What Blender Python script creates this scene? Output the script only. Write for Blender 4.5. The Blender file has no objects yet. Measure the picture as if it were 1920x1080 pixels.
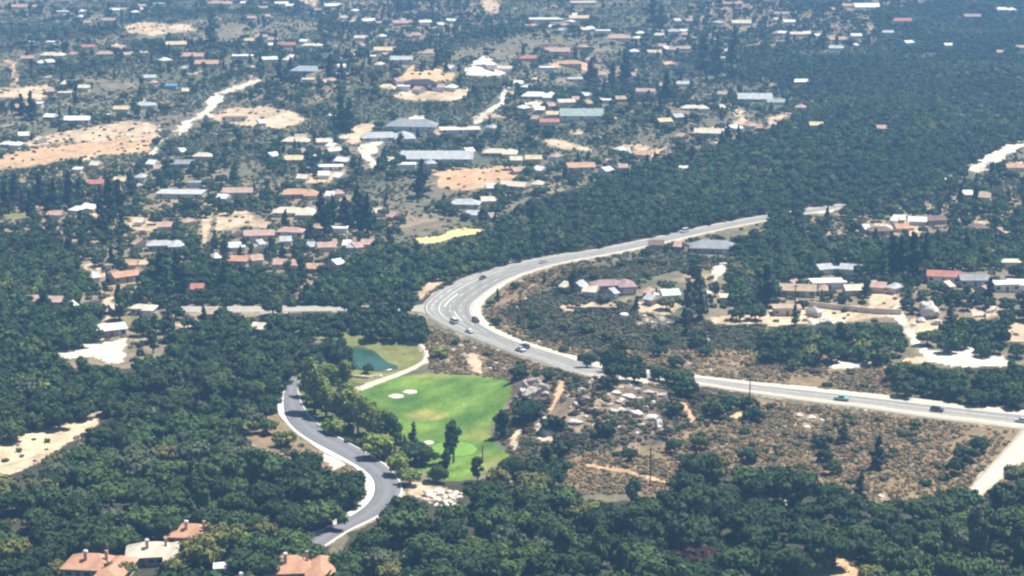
import bpy, bmesh, math, random
import numpy as np
from mathutils import Vector, Matrix
R = math.radians
rng = np.random.default_rng(7); random.seed(7)
scene = bpy.context.scene
COL = scene.collection
# ------------------------------------------------------------------ camera
F = 3845.0; CU, CV = 960.0, 540.0; HC = 204.0          # focal length and centre in px of a 1920 frame, height in m
PITCH = math.atan(890.0 / F)
cam_d = bpy.data.cameras.new('camera'); cam = bpy.data.objects.new('camera', cam_d); COL.objects.link(cam)
cam.location = (0, 0, HC); cam.rotation_euler = (math.pi / 2 - PITCH, 0, 0)
cam_d.sensor_width = 36.0; cam_d.lens = 36.0 * F / 1920.0
cam_d.clip_start = 5.0; cam_d.clip_end = 40000.0
scene.camera = cam
# ------------------------------------------------------------------ sky, sun, exposure
SUN_EL, SUN_AZ = R(65), R(64)                             # azimuth from +Y towards +X
w = bpy.data.worlds.new('World'); scene.world = w; w.use_nodes = True
nt = w.node_tree; bg = nt.nodes['Background']; bg.inputs[1].default_value = 0.055
sky = nt.nodes.new('ShaderNodeTexSky'); sky.sky_type = 'NISHITA'; sky.sun_disc = False
sky.sun_elevation = SUN_EL; sky.sun_rotation = SUN_AZ; sky.altitude = 300
nt.links.new(sky.outputs[0], bg.inputs[0])
sd = bpy.data.lights.new('sun', 'SUN'); sd.energy = 5.0; sd.angle = R(0.53); sd.color = (1.0, 0.95, 0.87)
so = bpy.data.objects.new('sun', sd); COL.objects.link(so)
sdir = Vector((math.sin(SUN_AZ) * math.cos(SUN_EL), math.cos(SUN_AZ) * math.cos(SUN_EL), math.sin(SUN_EL)))
so.rotation_euler = sdir.to_track_quat('Z', 'Y').to_euler(); so.location = (400, 900, 600)
vs = scene.view_settings; vs.view_transform = 'Standard'; vs.look = 'None'; vs.gamma = 1; vs.use_curve_mapping = False
vs.exposure = 0.85
cy = scene.cycles
cy.filter_width = 2.3; cy.max_bounces = 4; cy.diffuse_bounces = 2; cy.glossy_bounces = 1; cy.transmission_bounces = 1; cy.volume_bounces = 0
cy.transparent_max_bounces = 4
scene.render.film_transparent = False
# ------------------------------------------------------------------ pixels and ground
cp, sp = math.cos(PITCH), math.sin(PITCH)
def rays(u, v):
    u = np.asarray(u, float); v = np.asarray(v, float)
    x = (u - CU) / F; y = -(v - CV) / F
    return x, cp + y * sp, -sp + y * cp                    # camera axes: right (1,0,0), up (0,sp,cp), forward (0,cp,-sp)
def flat(u, v, z=0.0):
    dx, dy, dz = rays(u, v); t = (HC - z) / np.maximum(-dz, 1e-3)
    return dx * t, dy * t
def project(X, Y, Z):
    zc = Z - HC; d = Y * cp - zc * sp; up = Y * sp + zc * cp
    return CU + F * X / d, CV - F * up / d, F / d          # u, v, px per metre
BUMPS = []
def bump(u, v, amp, rx, ry):
    x, y = flat(u, v); BUMPS.append((float(x), float(y), amp, rx, ry))
bump(800, 790, -5.0, 38, 48); bump(720, 665, -4.0, 34, 40)           # the low golf course and its pond
bump(1130, 755, 7.0, 34, 34); bump(1010, 745, 4.0, 14, 20)           # the rocky knoll
bump(1170, 545, 6.0, 50, 60); bump(1790, 540, 7.0, 55, 70)
bump(780, 160, 16, 110, 170); bump(300, 110, 14, 160, 260); bump(1250, 250, 12, 90, 130)
bump(640, 210, 10, 90, 120); bump(1180, 20, 22, 240, 300); bump(1050, 110, 10, 80, 140); bump(170, 190, 8, 110, 120)
POND_X, POND_Y = (float(q) for q in flat(694, 674, -4.0))
def height(X, Y):
    X = np.asarray(X, float); Y = np.asarray(Y, float)
    far = np.clip((Y - 950) / 500, 0, 1); far = far * far * (3 - 2 * far)
    z = far * (5.5 * np.sin(X / 61 + Y / 140 + 1.3) * np.cos(Y / 97 - X / 210) + 3.2 * np.sin(X / 33 - Y / 71 + .4) + 2.2 * np.cos(X / 47 + Y / 55))
    z = z + 0.5 * np.sin(X / 29 + 1) * np.cos(Y / 37)
    for x0, y0, a, rx, ry in BUMPS:
        z = z + a * np.exp(-((X - x0) / rx) ** 2 - ((Y - y0) / ry) ** 2)
    k = np.exp(-((X - POND_X) / 17) ** 4 - ((Y - POND_Y) / 27) ** 4)      # the pond's level bed
    return z * (1 - k) - 4.2 * k
def at(u, v, dh=0.0):
    """the point whose top at dh metres above the ground is met by the ray through a pixel"""
    z = np.zeros(np.shape(u)) + dh
    for _ in range(14):
        x, y = flat(u, v, z); z = 0.4 * z + 0.6 * (height(x, y) + dh)
    return x, y, z - dh
def P(u, v, dh=0.0):
    x, y, z = at(u, v, dh); return float(x), float(y), float(height(x, y))
# ------------------------------------------------------------------ land cover (polygons in photo pixels, painted in order)
MW, MH, MS = 960, 540, 2.0
cls = np.zeros((MH, MW), np.int16)
gu, gv = np.meshgrid((np.arange(MW) + .5) * MS, (np.arange(MH) + .5) * MS)
def inside(poly, u, v):
    r = np.zeros(u.shape, bool); n = len(poly)
    for i in range(n):
        x0, y0 = poly[i]; x1, y1 = poly[(i + 1) % n]
        c = (y0 > v) != (y1 > v)
        if y0 != y1: r ^= c & (u < (x1 - x0) * (v - y0) / (y1 - y0) + x0)
    return r
def paint(c, poly, only=None):
    xs = [p[0] for p in poly]; ys = [p[1] for p in poly]
    i0, i1 = max(0, int(min(ys) / MS) - 1), min(MH, int(max(ys) / MS) + 2)
    j0, j1 = max(0, int(min(xs) / MS) - 1), min(MW, int(max(xs) / MS) + 2)
    if i0 >= i1 or j0 >= j1: return
    m = inside(poly, gu[i0:i1, j0:j1], gv[i0:i1, j0:j1]); sub = cls[i0:i1, j0:j1]
    if only is not None: m &= np.isin(sub, only)
    sub[m] = c
def ell(u, v, a, b, n=20):
    return [(u + a * math.cos(2 * math.pi * k / n), v + b * math.sin(2 * math.pi * k / n)) for k in range(n)]
FAR, WOOD, SUB, GREY, BROWN, ORANGE, TAN, PALE, LAWN, OLIVE, GROVE, ROCKY, ROADS, WATER, HOUSE, CONIFER = range(16); YEL, STONE = 16, 17
# woods
paint(WOOD, [(560,552),(600,520),(660,480),(740,455),(830,458),(905,432),(990,378),(1100,348),(1180,312),(1250,292),(1330,272),(1420,252),(1480,222),(1525,190),(1480,160),(1430,140),(1400,90),(1440,60),(1500,105),(1560,110),(1640,75),(1700,110),(1760,105),(1800,60),(1925,45),(1925,270),(1840,282),(1800,325),(1740,365),(1570,385),(1430,405),(1200,450),(960,492),(850,522),(790,570),(700,573),(560,572)])
paint(SUB, [(0,318),(60,305),(200,315),(290,300),(420,330),(430,400),(560,372),(640,360),(720,380),(760,440),(640,480),(560,555),(560,573),(380,575),(520,590),(420,610),(300,690),(0,720)])
paint(WOOD, [(0,440),(70,430),(150,470),(160,540),(130,570),(0,600)])
paint(WOOD, [(260,500),(400,480),(540,520),(560,570),(380,572),(300,560)])
paint(WOOD, [(0,590),(60,585),(190,560),(210,640),(100,690),(180,690),(300,690),(320,620),(420,600),(520,590),(560,640),(660,650),(668,690),(560,690),(540,730),(525,760),(510,800),(460,800),(445,850),(480,900),(520,870),(600,870),(650,890),(690,910),(660,960),(600,992),(640,1085),(0,1085)])
paint(WOOD, [(640,1085),(650,1000),(740,965),(790,900),(900,900),(960,870),(1030,842),(1055,880),(1030,920),(960,930),(1100,945),(1260,930),(1300,893),(1340,882),(1450,892),(1560,922),(1640,942),(1760,930),(1820,928),(1880,890),(1925,882),(1925,1085)])
paint(WOOD, [(515,590),(600,583),(700,584),(790,592),(800,630),(770,648),(700,640),(620,622),(540,614)])
paint(SUB, [(1280,490),(1380,445),(1460,412),(1600,398),(1740,370),(1925,350),(1925,620),(1740,640),(1640,640),(1440,600),(1290,600)])
paint(WOOD, [(1370,470),(1440,430),(1540,440),(1640,450),(1800,430),(1925,440),(1925,490),(1840,492),(1740,500),(1700,530),(1610,520),(1540,492),(1490,520),(1440,560),(1360,560)])
paint(SUB, [(600,10),(760,0),(900,0),(960,60),(700,90),(600,60)])
paint(SUB, [(420,150),(640,120),(660,160),(600,190),(460,190)])
paint(SUB, [(1120,110),(1210,130),(1290,170),(1300,215),(1120,180),(1080,150)])
paint(WOOD, [(1290,50),(1400,20),(1450,60),(1420,150),(1300,110)])
paint(SUB, [(1290,0),(1925,0),(1925,70),(1640,80),(1300,100)]); paint(WOOD, [(1640,20),(1760,0),(1925,0),(1925,80),(1640,100)])
paint(GREY, [(935,585),(980,555),(1060,540),(1290,600),(1430,600),(1440,662),(1100,655),(1000,640)])
paint(GREY, [(960,540),(1060,500),(1200,470),(1300,445),(1300,500),(1200,520),(1100,530)])
paint(BROWN, [(1060,652),(1440,655),(1560,665),(1740,690),(1700,742),(1400,714),(1290,702),(1100,690)])
paint(BROWN, [(1050,832),(1240,800),(1410,745),(1925,808),(1925,890),(1815,925),(1640,940),(1450,890),(1300,880),(1250,925),(1050,925)])
paint(BROWN, [(795,605),(880,640),(1080,695),(1100,702),(960,714),(880,702),(810,698),(795,660)])
paint(BROWN, [(905,590),(960,640),(1090,668),(1090,650),(1000,632),(940,585),(1080,505),(1060,490),(960,530)])
paint(ROCKY, [(960,712),(1100,672),(1290,704),(1410,736),(1400,785),(1280,805),(1240,832),(1050,850),(960,860),(930,805)])
paint(BROWN, [(470,790),(525,765),(560,822),(640,862),(690,912),(640,902),(600,872),(500,862),(450,852)])
paint(WOOD, [(1440,604),(1690,604),(1700,640),(1640,668),(1430,668)])
paint(WOOD, [(1780,610),(1900,592),(1915,655),(1780,655)])
paint(WOOD, [(1660,692),(1925,690),(1925,765),(1830,757),(1700,735)])
paint(WOOD, [(1095,690),(1130,668),(1200,680),(1300,712),(1400,722),(1390,745),(1280,725),(1180,705)])
paint(GROVE, [(555,690),(620,672),(668,694),(690,735),(705,775),(748,800),(798,850),(805,885),(760,890),(690,862),(610,818),(563,778)])
# grass and water
paint(LAWN, [(680,735),(720,710),(800,700),(880,702),(955,712),(965,730),(950,760),(915,800),(930,830),(955,850),(930,872),(880,900),(830,905),(780,880),(790,850),(740,800),(700,775),(680,752)])
paint(OLIVE, [(560,620),(620,622),(700,632),(790,640),(800,665),(780,690),(700,722),(650,712),(640,650)])
# bare earth and paving
D = []
D += [(ORANGE, [(0,300),(30,285),(110,275),(200,262),(280,258),(290,280),(240,285),(130,297),(60,312),(0,318)]),
 (TAN, [(110,245),(160,240),(230,225),(300,235),(290,262),(200,262),(120,268),(60,275),(40,268)]),
 (TAN, [(0,165),(90,160),(95,172),(80,184),(0,180)]), (ORANGE, [(14,112),(22,112),(34,140),(30,160),(20,160),(26,140)]),
 (TAN, [(235,48),(260,42),(350,45),(375,58),(290,66),(240,60)]),
 (PALE, [(280,290),(325,245),(375,212),(395,180),(410,178),(420,180),(400,205),(350,245),(300,262),(296,290)]),
 (PALE, [(425,162),(480,145),(490,150),(440,170),(400,180)]),
 (TAN, [(390,215),(430,203),(500,200),(560,210),(580,225),(540,242),(480,235),(420,232)]),
 (ORANGE, [(740,160),(770,122),(776,125),(775,135),(830,128),(860,140),(850,152),(760,150)]),
 (TAN, [(735,180),(760,170),(880,165),(860,185),(780,190)]),
 (PALE, [(885,235),(910,205),(930,180),(955,160),(970,152),(975,157),(950,172),(938,195),(920,215),(898,233)]),
 (PALE, [(880,140),(885,118),(905,105),(935,125),(960,130),(940,140),(905,142)]),
 (ORANGE, [(820,320),(940,312),(985,318),(960,335),(890,352),(850,360),(818,350)]),
 (TAN, [(640,265),(650,240),(700,230),(690,250),(660,270)]),
 (PALE, [(678,270),(725,262),(712,285),(703,290),(703,312),(690,315),(682,290)]),
 (TAN, [(560,325),(640,318),(640,338),(570,342)]),
 (YEL, [(775,440),(790,448),(830,440),(850,430),(905,427),(900,438),(860,440),(830,452),(790,457)]),
 (TAN, [(410,398),(470,396),(485,405),(460,425),(430,430),(405,432)]), (TAN, [(375,410),(398,400),(396,430),(385,455),(375,455),(385,425)]),
 (TAN, [(235,400),(280,410),(310,420),(325,430),(280,435),(240,425)]),
 (TAN, [(1290,250),(1370,232),(1350,252),(1300,258)]), (ORANGE, [(1180,298),(1215,280),(1250,276),(1230,288),(1190,303)]),
 (TAN, [(1010,262),(1060,262),(1110,282),(1060,280)]), (ORANGE, [(1030,115),(1110,117),(1105,130),(1030,125)]),
 (TAN, [(560,0),(600,0),(590,14)]), (TAN, [(905,0),(940,0),(930,26),(912,20)]),
 (PALE, [(1810,320),(1830,300),(1875,275),(1920,262),(1925,272),(1880,288),(1865,315),(1820,328)]),
 (TAN, [(1885,310),(1925,303),(1925,320),(1890,322)]), (TAN, [(1445,215),(1480,208),(1470,222),(1440,240)]),
 (TAN, [(1380,205),(1395,195),(1395,235),(1378,240)]), (PALE, [(1515,395),(1535,387),(1570,384),(1572,391),(1545,402),(1515,402)]),
 (TAN, [(1640,420),(1725,410),(1725,445),(1700,440),(1640,432)]), (TAN, [(1820,415),(1848,412),(1840,435)]),
 (TAN, [(1440,580),(1540,572),(1690,578),(1690,592),(1640,596),(1540,606),(1440,612)]),
 (TAN, [(1330,595),(1380,590),(1440,590),(1440,606),(1340,608)]), (PALE, [(1338,500),(1362,488),(1360,510),(1340,530)]),
 (TAN, [(1620,555),(1680,535),(1690,570),(1640,580)]), (TAN, [(1040,572),(1150,563),(1155,575),(1060,582)]),
 (TAN, [(1195,565),(1290,570),(1250,590),(1195,583)]), (PALE, [(1210,545),(1272,545),(1250,558),(1215,562)]),
 (PALE, [(1728,655),(1780,658),(1815,650),(1830,652),(1820,662),(1905,672),(1905,685),(1800,688),(1745,680)]),
 (PALE, [(1662,580),(1688,570),(1700,600),(1720,635),(1745,660),(1735,668),(1720,655),(1700,625)]),
 (PALE, [(1555,682),(1600,675),(1633,672),(1635,688),(1560,690)]), (TAN, [(1700,605),(1740,590),(1770,605),(1760,615),(1715,622)]),
 (TAN, [(1820,580),(1875,570),(1870,590),(1830,598)]), (TAN, [(1885,610),(1925,600),(1925,640),(1890,640)]),
 (TAN, [(-10,824),(30,815),(95,799),(150,786),(190,760),(203,768),(165,815),(100,846),(35,886),(-10,902)]),
 (PALE, [(105,655),(150,647),(190,645),(242,632),(230,655),(232,678),(205,682),(170,668),(120,672)]),
 (TAN, [(195,560),(215,555),(205,600),(190,640),(180,620),(200,590)]),
 (PALE, [(525,755),(537,752),(538,775),(530,790),(522,775)]), (PALE, [(600,842),(640,856),(650,868),(630,880),(605,860)]),
 (TAN, [(640,920),(655,925),(655,950),(640,950)]), (TAN, [(770,905),(800,905),(870,925),(860,940),(800,938),(760,925)]),
 (ORANGE, [(1050,712),(1058,714),(1050,745),(1035,775),(1030,775),(1042,740)]), (ORANGE, [(1275,750),(1285,752),(1305,788),(1300,795)]),
 (TAN, [(960,830),(968,800),(978,800),(972,830),(965,845)]), (TAN, [(1005,795),(1030,800),(1035,825),(1015,828)]),
 (ORANGE, [(1100,868),(1180,881),(1270,907),(1275,912),(1185,888),(1100,873)]),
 (ORANGE, [(1365,780),(1390,765),(1400,770),(1380,785)]), (TAN, [(870,660),(900,665),(905,700),(885,695)]),
 (ORANGE, [(1515,1055),(1600,1048),(1602,1085),(1515,1085)]), (TAN, [(1275,935),(1290,932),(1290,952),(1278,955)]),
 (TAN, [(790,560),(812,542),(835,525),(820,520),(775,548)]),
 (TAN, [(1700,672),(1745,668),(1740,680),(1660,690)])]
for c, p in D: paint(c, p)
# hazy far hillside: scattered bare pads
for k in range(42):
    u, v = rng.uniform(0, 1420), rng.uniform(8, 300)
    a = rng.uniform(8, 30) * (0.5 + v / 350)
    paint(int(rng.choice([TAN, TAN, ORANGE, PALE, SUB])), [(u + a * math.cos(t) * rng.uniform(.5, 1.1), v + a * .22 * math.sin(t) * rng.uniform(.5, 1.1)) for t in np.linspace(0, 6.28, 9)[:-1]], only=[FAR, SUB])
for k in range(38):
    u, v = rng.uniform(10, 560), rng.uniform(330, 640); a = rng.uniform(12, 34)
    paint(int(rng.choice([TAN, ORANGE, TAN, OLIVE])), [(u + a * math.cos(t) * rng.uniform(.5, 1.1), v + a * .24 * math.sin(t) * rng.uniform(.5, 1.1)) for t in np.linspace(0, 6.28, 9)[:-1]], only=[SUB])
# roads (photo pixels of the two edges)
HW_O = [(1660,372),(1572,383),(1500,393),(1430,404),(1300,428),(1200,450),(1100,470),(1010,484),(940,499),(870,521),(822,545),(797,565),(790,578),(799,593),(835,614),(890,637),(960,664),(1030,686),(1100,706),(1200,716),(1290,720),(1400,737),(1500,752),(1620,767),(1720,782),(1830,796),(1960,812),(2250,850)]
HW_I = [(1665,378),(1580,391),(1510,402),(1440,414),(1310,441),(1210,464),(1125,481),(1052,495),(1004,508),(975,519),(948,533),(917,556),(902,574),(904,592),(925,613),(965,634),(1015,650),(1075,667),(1140,683),(1220,695),(1300,703),(1400,715),(1500,724),(1620,737),(1720,748),(1830,760),(1960,774),(2250,805)]
GR_L = [(548,705),(538,722),(531,740),(529,762),(534,786),(552,808),(582,829),(622,850),(662,872),(690,892),(699,912),(693,936),(668,960),(606,994),(560,1020)]
GR_R = [(566,708),(560,722),(560,738),(568,760),(584,784),(614,808),(652,830),(692,852),(727,876),(748,900),(754,922),(740,946),(708,970),(655,996),(610,1025)]
WR_L = [(330,575),(400,575),(480,575),(600,574),(700,574),(780,573),(822,562)]
WR_R = [(330,586),(400,587),(480,586),(600,584),(700,583),(780,586),(828,604)]
SR_L = [(1915,803),(1900,822),(1875,850),(1840,890),(1808,924)]
SR_R = [(2010,806),(1960,835),(1916,868),(1872,902),(1838,930)]
CP_L = [(765,645),(782,648),(794,660),(792,674),(775,686),(735,702),(700,714),(672,726)]
CP_R = [(772,643),(790,645),(803,660),(800,677),(780,691),(742,708),(708,720),(678,733)]
for L, Rr in ((HW_O, HW_I), (GR_L, GR_R), (WR_L, WR_R), (SR_L, SR_R), (CP_L, CP_R)):
    paint(ROADS, L + Rr[::-1])
PUTT = (848, 843, 46, 14)
BUNK = [(742,743,14,4.2), (768,735,13,3.8), (803,830,10,3.6)]
paint(LAWN, ell(*PUTT)); POND = [(655,652),(672,648),(692,654),(708,664),(722,678),(744,687),(740,693),(700,697),(672,693),(652,690),(640,670)]
paint(WATER, POND)
ROADM = cls == ROADS
def on_road(u, v):
    j = np.clip((np.asarray(u) / MS).astype(int), 0, MW - 1); i = np.clip((np.asarray(v) / MS).astype(int), 0, MH - 1); return ROADM[i, j]
paint(WOOD, [(640,581),(700,579),(765,582),(765,592),(640,592)]); paint(WOOD, [(385,583),(455,583),(455,592),(385,592)])
# where crowns standing nearer hide the highway
paint(WOOD, [(1438,396),(1512,386),(1512,408),(1438,420)]); paint(WOOD, [(1574,372),(1680,360),(1680,385),(1574,396)])
paint(WOOD, [(1108,682),(1150,680),(1210,690),(1210,722),(1104,712)]); paint(WOOD, [(1238,694),(1288,700),(1288,724),(1238,722)])
def cls_at(u, v):
    j = np.clip((np.asarray(u) / MS).astype(int), 0, MW - 1); i = np.clip((np.asarray(v) / MS).astype(int), 0, MH - 1)
    return cls[i, j]
CLEAR = np.array([ORANGE, TAN, PALE, LAWN, OLIVE, ROADS, WATER, HOUSE, YEL, STONE])
# ------------------------------------------------------------------ materials
def mat(name, rough=0.85, spec=0.15):
    m = bpy.data.materials.new(name); m.use_nodes = True
    b = m.node_tree.nodes['Principled BSDF']; b.inputs['Roughness'].default_value = rough; b.inputs['Specular IOR Level'].default_value = spec
    return m, m.node_tree.nodes, m.node_tree.links, b
def noise(n, l, scale, detail=4, vec=None, rough=.6):
    t = n.new('ShaderNodeTexNoise'); t.inputs['Scale'].default_value = scale; t.inputs['Detail'].default_value = detail; t.inputs['Roughness'].default_value = rough
    if vec is not None: l.new(vec, t.inputs['Vector'])
    return t.outputs[0]
def ramp(n, l, fac, stops):
    r = n.new('ShaderNodeValToRGB'); e = r.color_ramp.elements
    while len(e) < len(stops): e.new(0.5)
    for k, (p, c) in enumerate(stops): e[k].position = p; e[k].color = (*c, 1)
    l.new(fac, r.inputs[0]); return r.outputs[0]
def mixc(n, l, mode, fac, a, b):
    m = n.new('ShaderNodeMix'); m.data_type = 'RGBA'; m.blend_type = mode
    for sock, v in ((m.inputs[0], fac), (m.inputs[6], a), (m.inputs[7], b)):
        if isinstance(v, bpy.types.NodeSocket): l.new(v, sock)
        elif isinstance(v, (int, float)): sock.default_value = v
        else: sock.default_value = (*v, 1)
    return m.outputs[2]
def wpos(n):
    return n.new('ShaderNodeNewGeometry').outputs['Position']
def speckled(name, c, var=0.35, scale=.6, rough=.85, spec=.15, obj_rand=0.0, coord='world'):
    m, n, l, b = mat(name, rough, spec)
    v = wpos(n) if coord == 'world' else n.new('ShaderNodeTexCoord').outputs['Object']
    f = noise(n, l, scale, 5, v)
    lo = tuple(x * (1 - var) for x in c); hi = tuple(min(1, x * (1 + var)) for x in c)
    col = ramp(n, l, f, [(.3, lo), (.7, hi)])
    if obj_rand:
        oi = n.new('ShaderNodeObjectInfo')
        k = ramp(n, l, oi.outputs['Random'], [(0, (1 - obj_rand,) * 3), (1, (1 + obj_rand * .7,) * 3)])
        col = mixc(n, l, 'MULTIPLY', 1.0, col, k)
    l.new(col, b.inputs['Base Color']); return m
def foliage(name, c, c2):
    m, n, l, b = mat(name, .8, .12)
    oi = n.new('ShaderNodeObjectInfo'); g = n.new('ShaderNodeNewGeometry')
    base = ramp(n, l, oi.outputs['Random'], [(0, c), (.5, tuple((x + y) / 2 for x, y in zip(c, c2))), (1, c2)])
    isl = ramp(n, l, g.outputs['Random Per Island'], [(0, (.66, .70, .70)), (.6, (1, 1, 1)), (1, (1.5, 1.42, 1.25))])
    l.new(mixc(n, l, 'MULTIPLY', 1.0, base, isl), b.inputs['Base Color']); return m
M = {}
M['dark'] = foliage('dark_foliage', (.026, .052, .019), (.042, .070, .023))
M['mid'] = foliage('green_foliage', (.048, .090, .026), (.070, .108, .030))
M['olive'] = foliage('olive_foliage', (.115, .125, .036), (.150, .150, .048))
M['grey'] = foliage('grey_green_foliage', (.070, .095, .050), (.100, .118, .062))
M['bright'] = foliage('bright_foliage', (.150, .205, .045), (.200, .240, .055))
M['needle'] = foliage('needle_foliage', (.018, .034, .022), (.028, .046, .028))
M['scrub'] = foliage('scrub_foliage', (.100, .110, .058), (.150, .138, .078))
M['dry'] = foliage('dry_brush_foliage', (.225, .165, .092), (.33, .25, .15))
M['palm'] = foliage('palm_foliage', (.075, .095, .025), (.115, .125, .035))
M['red'] = foliage('reddish_foliage', (.055, .030, .026), (.070, .036, .030))
M['bark'] = speckled('bark', (.10, .075, .055), .4, 3.0)
M['rock'] = speckled('granite', (.40, .35, .29), .45, 1.3, .9, .1, .2)
M['palerock'] = speckled('pale_granite', (.62, .58, .50), .4, 1.3, .9, .1, .12)
ROOF = dict(tile=(.54, .30, .19), pink=(.50, .33, .27), red=(.45, .19, .14), orange=(.54, .33, .20), white=(.78, .77, .74), cream=(.66, .58, .44), grey=(.30, .31, .32), pale_grey=(.48, .49, .48), blue=(.33, .38, .42), green=(.33, .38, .35), brown=(.20, .14, .11), black=(.045, .045, .055), tan=(.45, .34, .24), yellow=(.66, .52, .30), mauve=(.38, .26, .25), azure=(.10, .35, .60))
for k, c in ROOF.items():
    m, n, l, b = mat(k + '_roofing', .8, .2)
    oc = n.new('ShaderNodeTexCoord').outputs['Object']
    f = noise(n, l, .35, 5, oc); g = noise(n, l, 2.6, 3, oc)
    col = ramp(n, l, f, [(.3, tuple(x * .72 for x in c)), (.72, tuple(min(.9, x * 1.15) for x in c))])
    wv = n.new('ShaderNodeTexWave'); wv.bands_direction = 'X'; wv.inputs['Scale'].default_value = 1.1; wv.inputs['Distortion'].default_value = .6; l.new(oc, wv.inputs['Vector'])
    col = mixc(n, l, 'MULTIPLY', .35, col, ramp(n, l, wv.outputs[1], [(0, (.6,) * 3), (1, (1.1,) * 3)]))
    col = mixc(n, l, 'MULTIPLY', .5, col, ramp(n, l, g, [(.3, (.7,) * 3), (.7, (1.15,) * 3)]))
    l.new(col, b.inputs['Base Color']); M['roof_' + k] = m
for k, c in dict(white=(.76, .74, .70), cream=(.62, .55, .43), tan=(.42, .33, .24), grey=(.33, .33, .33), pink=(.52, .36, .30), brown=(.17, .12, .09), blue=(.38, .43, .50)).items():
    M['wall_' + k] = speckled(k + '_stucco', c, .12, .8, .9, .1, 0, 'object')
M['glass'] = mat('window_glass', .15, .5)[0]; M['glass'].node_tree.nodes['Principled BSDF'].inputs['Base Color'].default_value = (.02, .025, .03, 1)
M['trim'] = speckled('painted_trim', (.7, .68, .64), .1, 2, .6, .3, 0, 'object')
M['asphalt'] = None
# ------------------------------------------------------------------ things: tags and mesh helpers
def tag(o, label=None, cat=None, group=None, kind=None):
    for k, v in (('label', label), ('category', cat), ('group', group), ('kind', kind)):
        if v: o[k] = v
    return o
def empty(name, loc, rz=0.0, s=1.0):
    o = bpy.data.objects.new(name, None); COL.objects.link(o); o.location = loc; o.rotation_euler = (0, 0, rz); o.scale = (s, s, s); o.empty_display_size = .5
    return o
def link(name, me, parent=None, loc=None, rz=0.0, s=1.0):
    o = bpy.data.objects.new(name, me); COL.objects.link(o)
    if parent: o.parent = parent
    if loc is not None: o.location = loc
    o.rotation_euler = (0, 0, rz); o.scale = (s, s, s); return o
def mesh(name, verts, faces, mats, smooth=False, fm=None):
    me = bpy.data.meshes.new(name); me.from_pydata([tuple(v) for v in verts], [], [tuple(f) for f in faces])
    for m in mats if isinstance(mats, (list, tuple)) else [mats]: me.materials.append(m)
    if fm is not None: me.polygons.foreach_set('material_index', np.asarray(fm, np.int32))
    if smooth: me.polygons.foreach_set('use_smooth', [True] * len(me.polygons))
    me.update(); return me
def quads_mesh(name, V, Q, m, attrs=None):
    """a large mesh of quads from arrays"""
    me = bpy.data.meshes.new(name); V = np.asarray(V, np.float32); Q = np.asarray(Q, np.int32)
    me.vertices.add(len(V)); me.vertices.foreach_set('co', V.ravel())
    me.loops.add(Q.size); me.loops.foreach_set('vertex_index', Q.ravel())
    me.polygons.add(len(Q)); me.polygons.foreach_set('loop_start', np.arange(len(Q), dtype=np.int32) * 4)
    for k, a in (attrs or {}).items():
        if a.shape[1] == 4: me.attributes.new(k, 'FLOAT_COLOR', 'POINT').data.foreach_set('color', a.astype(np.float32).ravel())
        else: me.attributes.new(k, 'FLOAT_VECTOR', 'POINT').data.foreach_set('vector', a.astype(np.float32).ravel())
    me.materials.append(m); me.update(calc_edges=True); me.validate(); return me
class B:
    """collects simple solids into one mesh"""
    def __init__(s): s.v = []; s.f = []
    def add(s, vs, fs):
        k = len(s.v); s.v += [tuple(x) for x in vs]; s.f += [tuple(i + k for i in f) for f in fs]; return s
    def box(s, x0, x1, y0, y1, z0, z1, taper=0.0):
        t = taper
        return s.add([(x0,y0,z0),(x1,y0,z0),(x1,y1,z0),(x0,y1,z0),(x0+t,y0+t,z1),(x1-t,y0+t,z1),(x1-t,y1-t,z1),(x0+t,y1-t,z1)],
                     [(0,3,2,1),(4,5,6,7),(0,1,5,4),(1,2,6,5),(2,3,7,6),(3,0,4,7)])
    def tube(s, pts, rad, n=7):
        rings = []
        for k, p in enumerate(pts):
            p = Vector(p); d = (Vector(pts[min(k + 1, len(pts) - 1)]) - Vector(pts[max(k - 1, 0)])).normalized()
            a = d.orthogonal().normalized(); b = d.cross(a); r = rad[k] if isinstance(rad, (list, tuple)) else rad
            rings.append([p + (a * math.cos(6.2832 * i / n) + b * math.sin(6.2832 * i / n)) * r for i in range(n)])
        vs = [q for r in rings for q in r]; fs = []
        for k in range(len(pts) - 1):
            for i in range(n): fs.append((k*n+i, k*n+(i+1)%n, (k+1)*n+(i+1)%n, (k+1)*n+i))
        fs.append(tuple(range(n))[::-1]); fs.append(tuple((len(pts)-1)*n+i for i in range(n)))
        return s.add(vs, fs)
    def build(s, name, m, parent=None, smooth=False):
        return link(name, mesh(name, s.v, s.f, m, smooth), parent)
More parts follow.
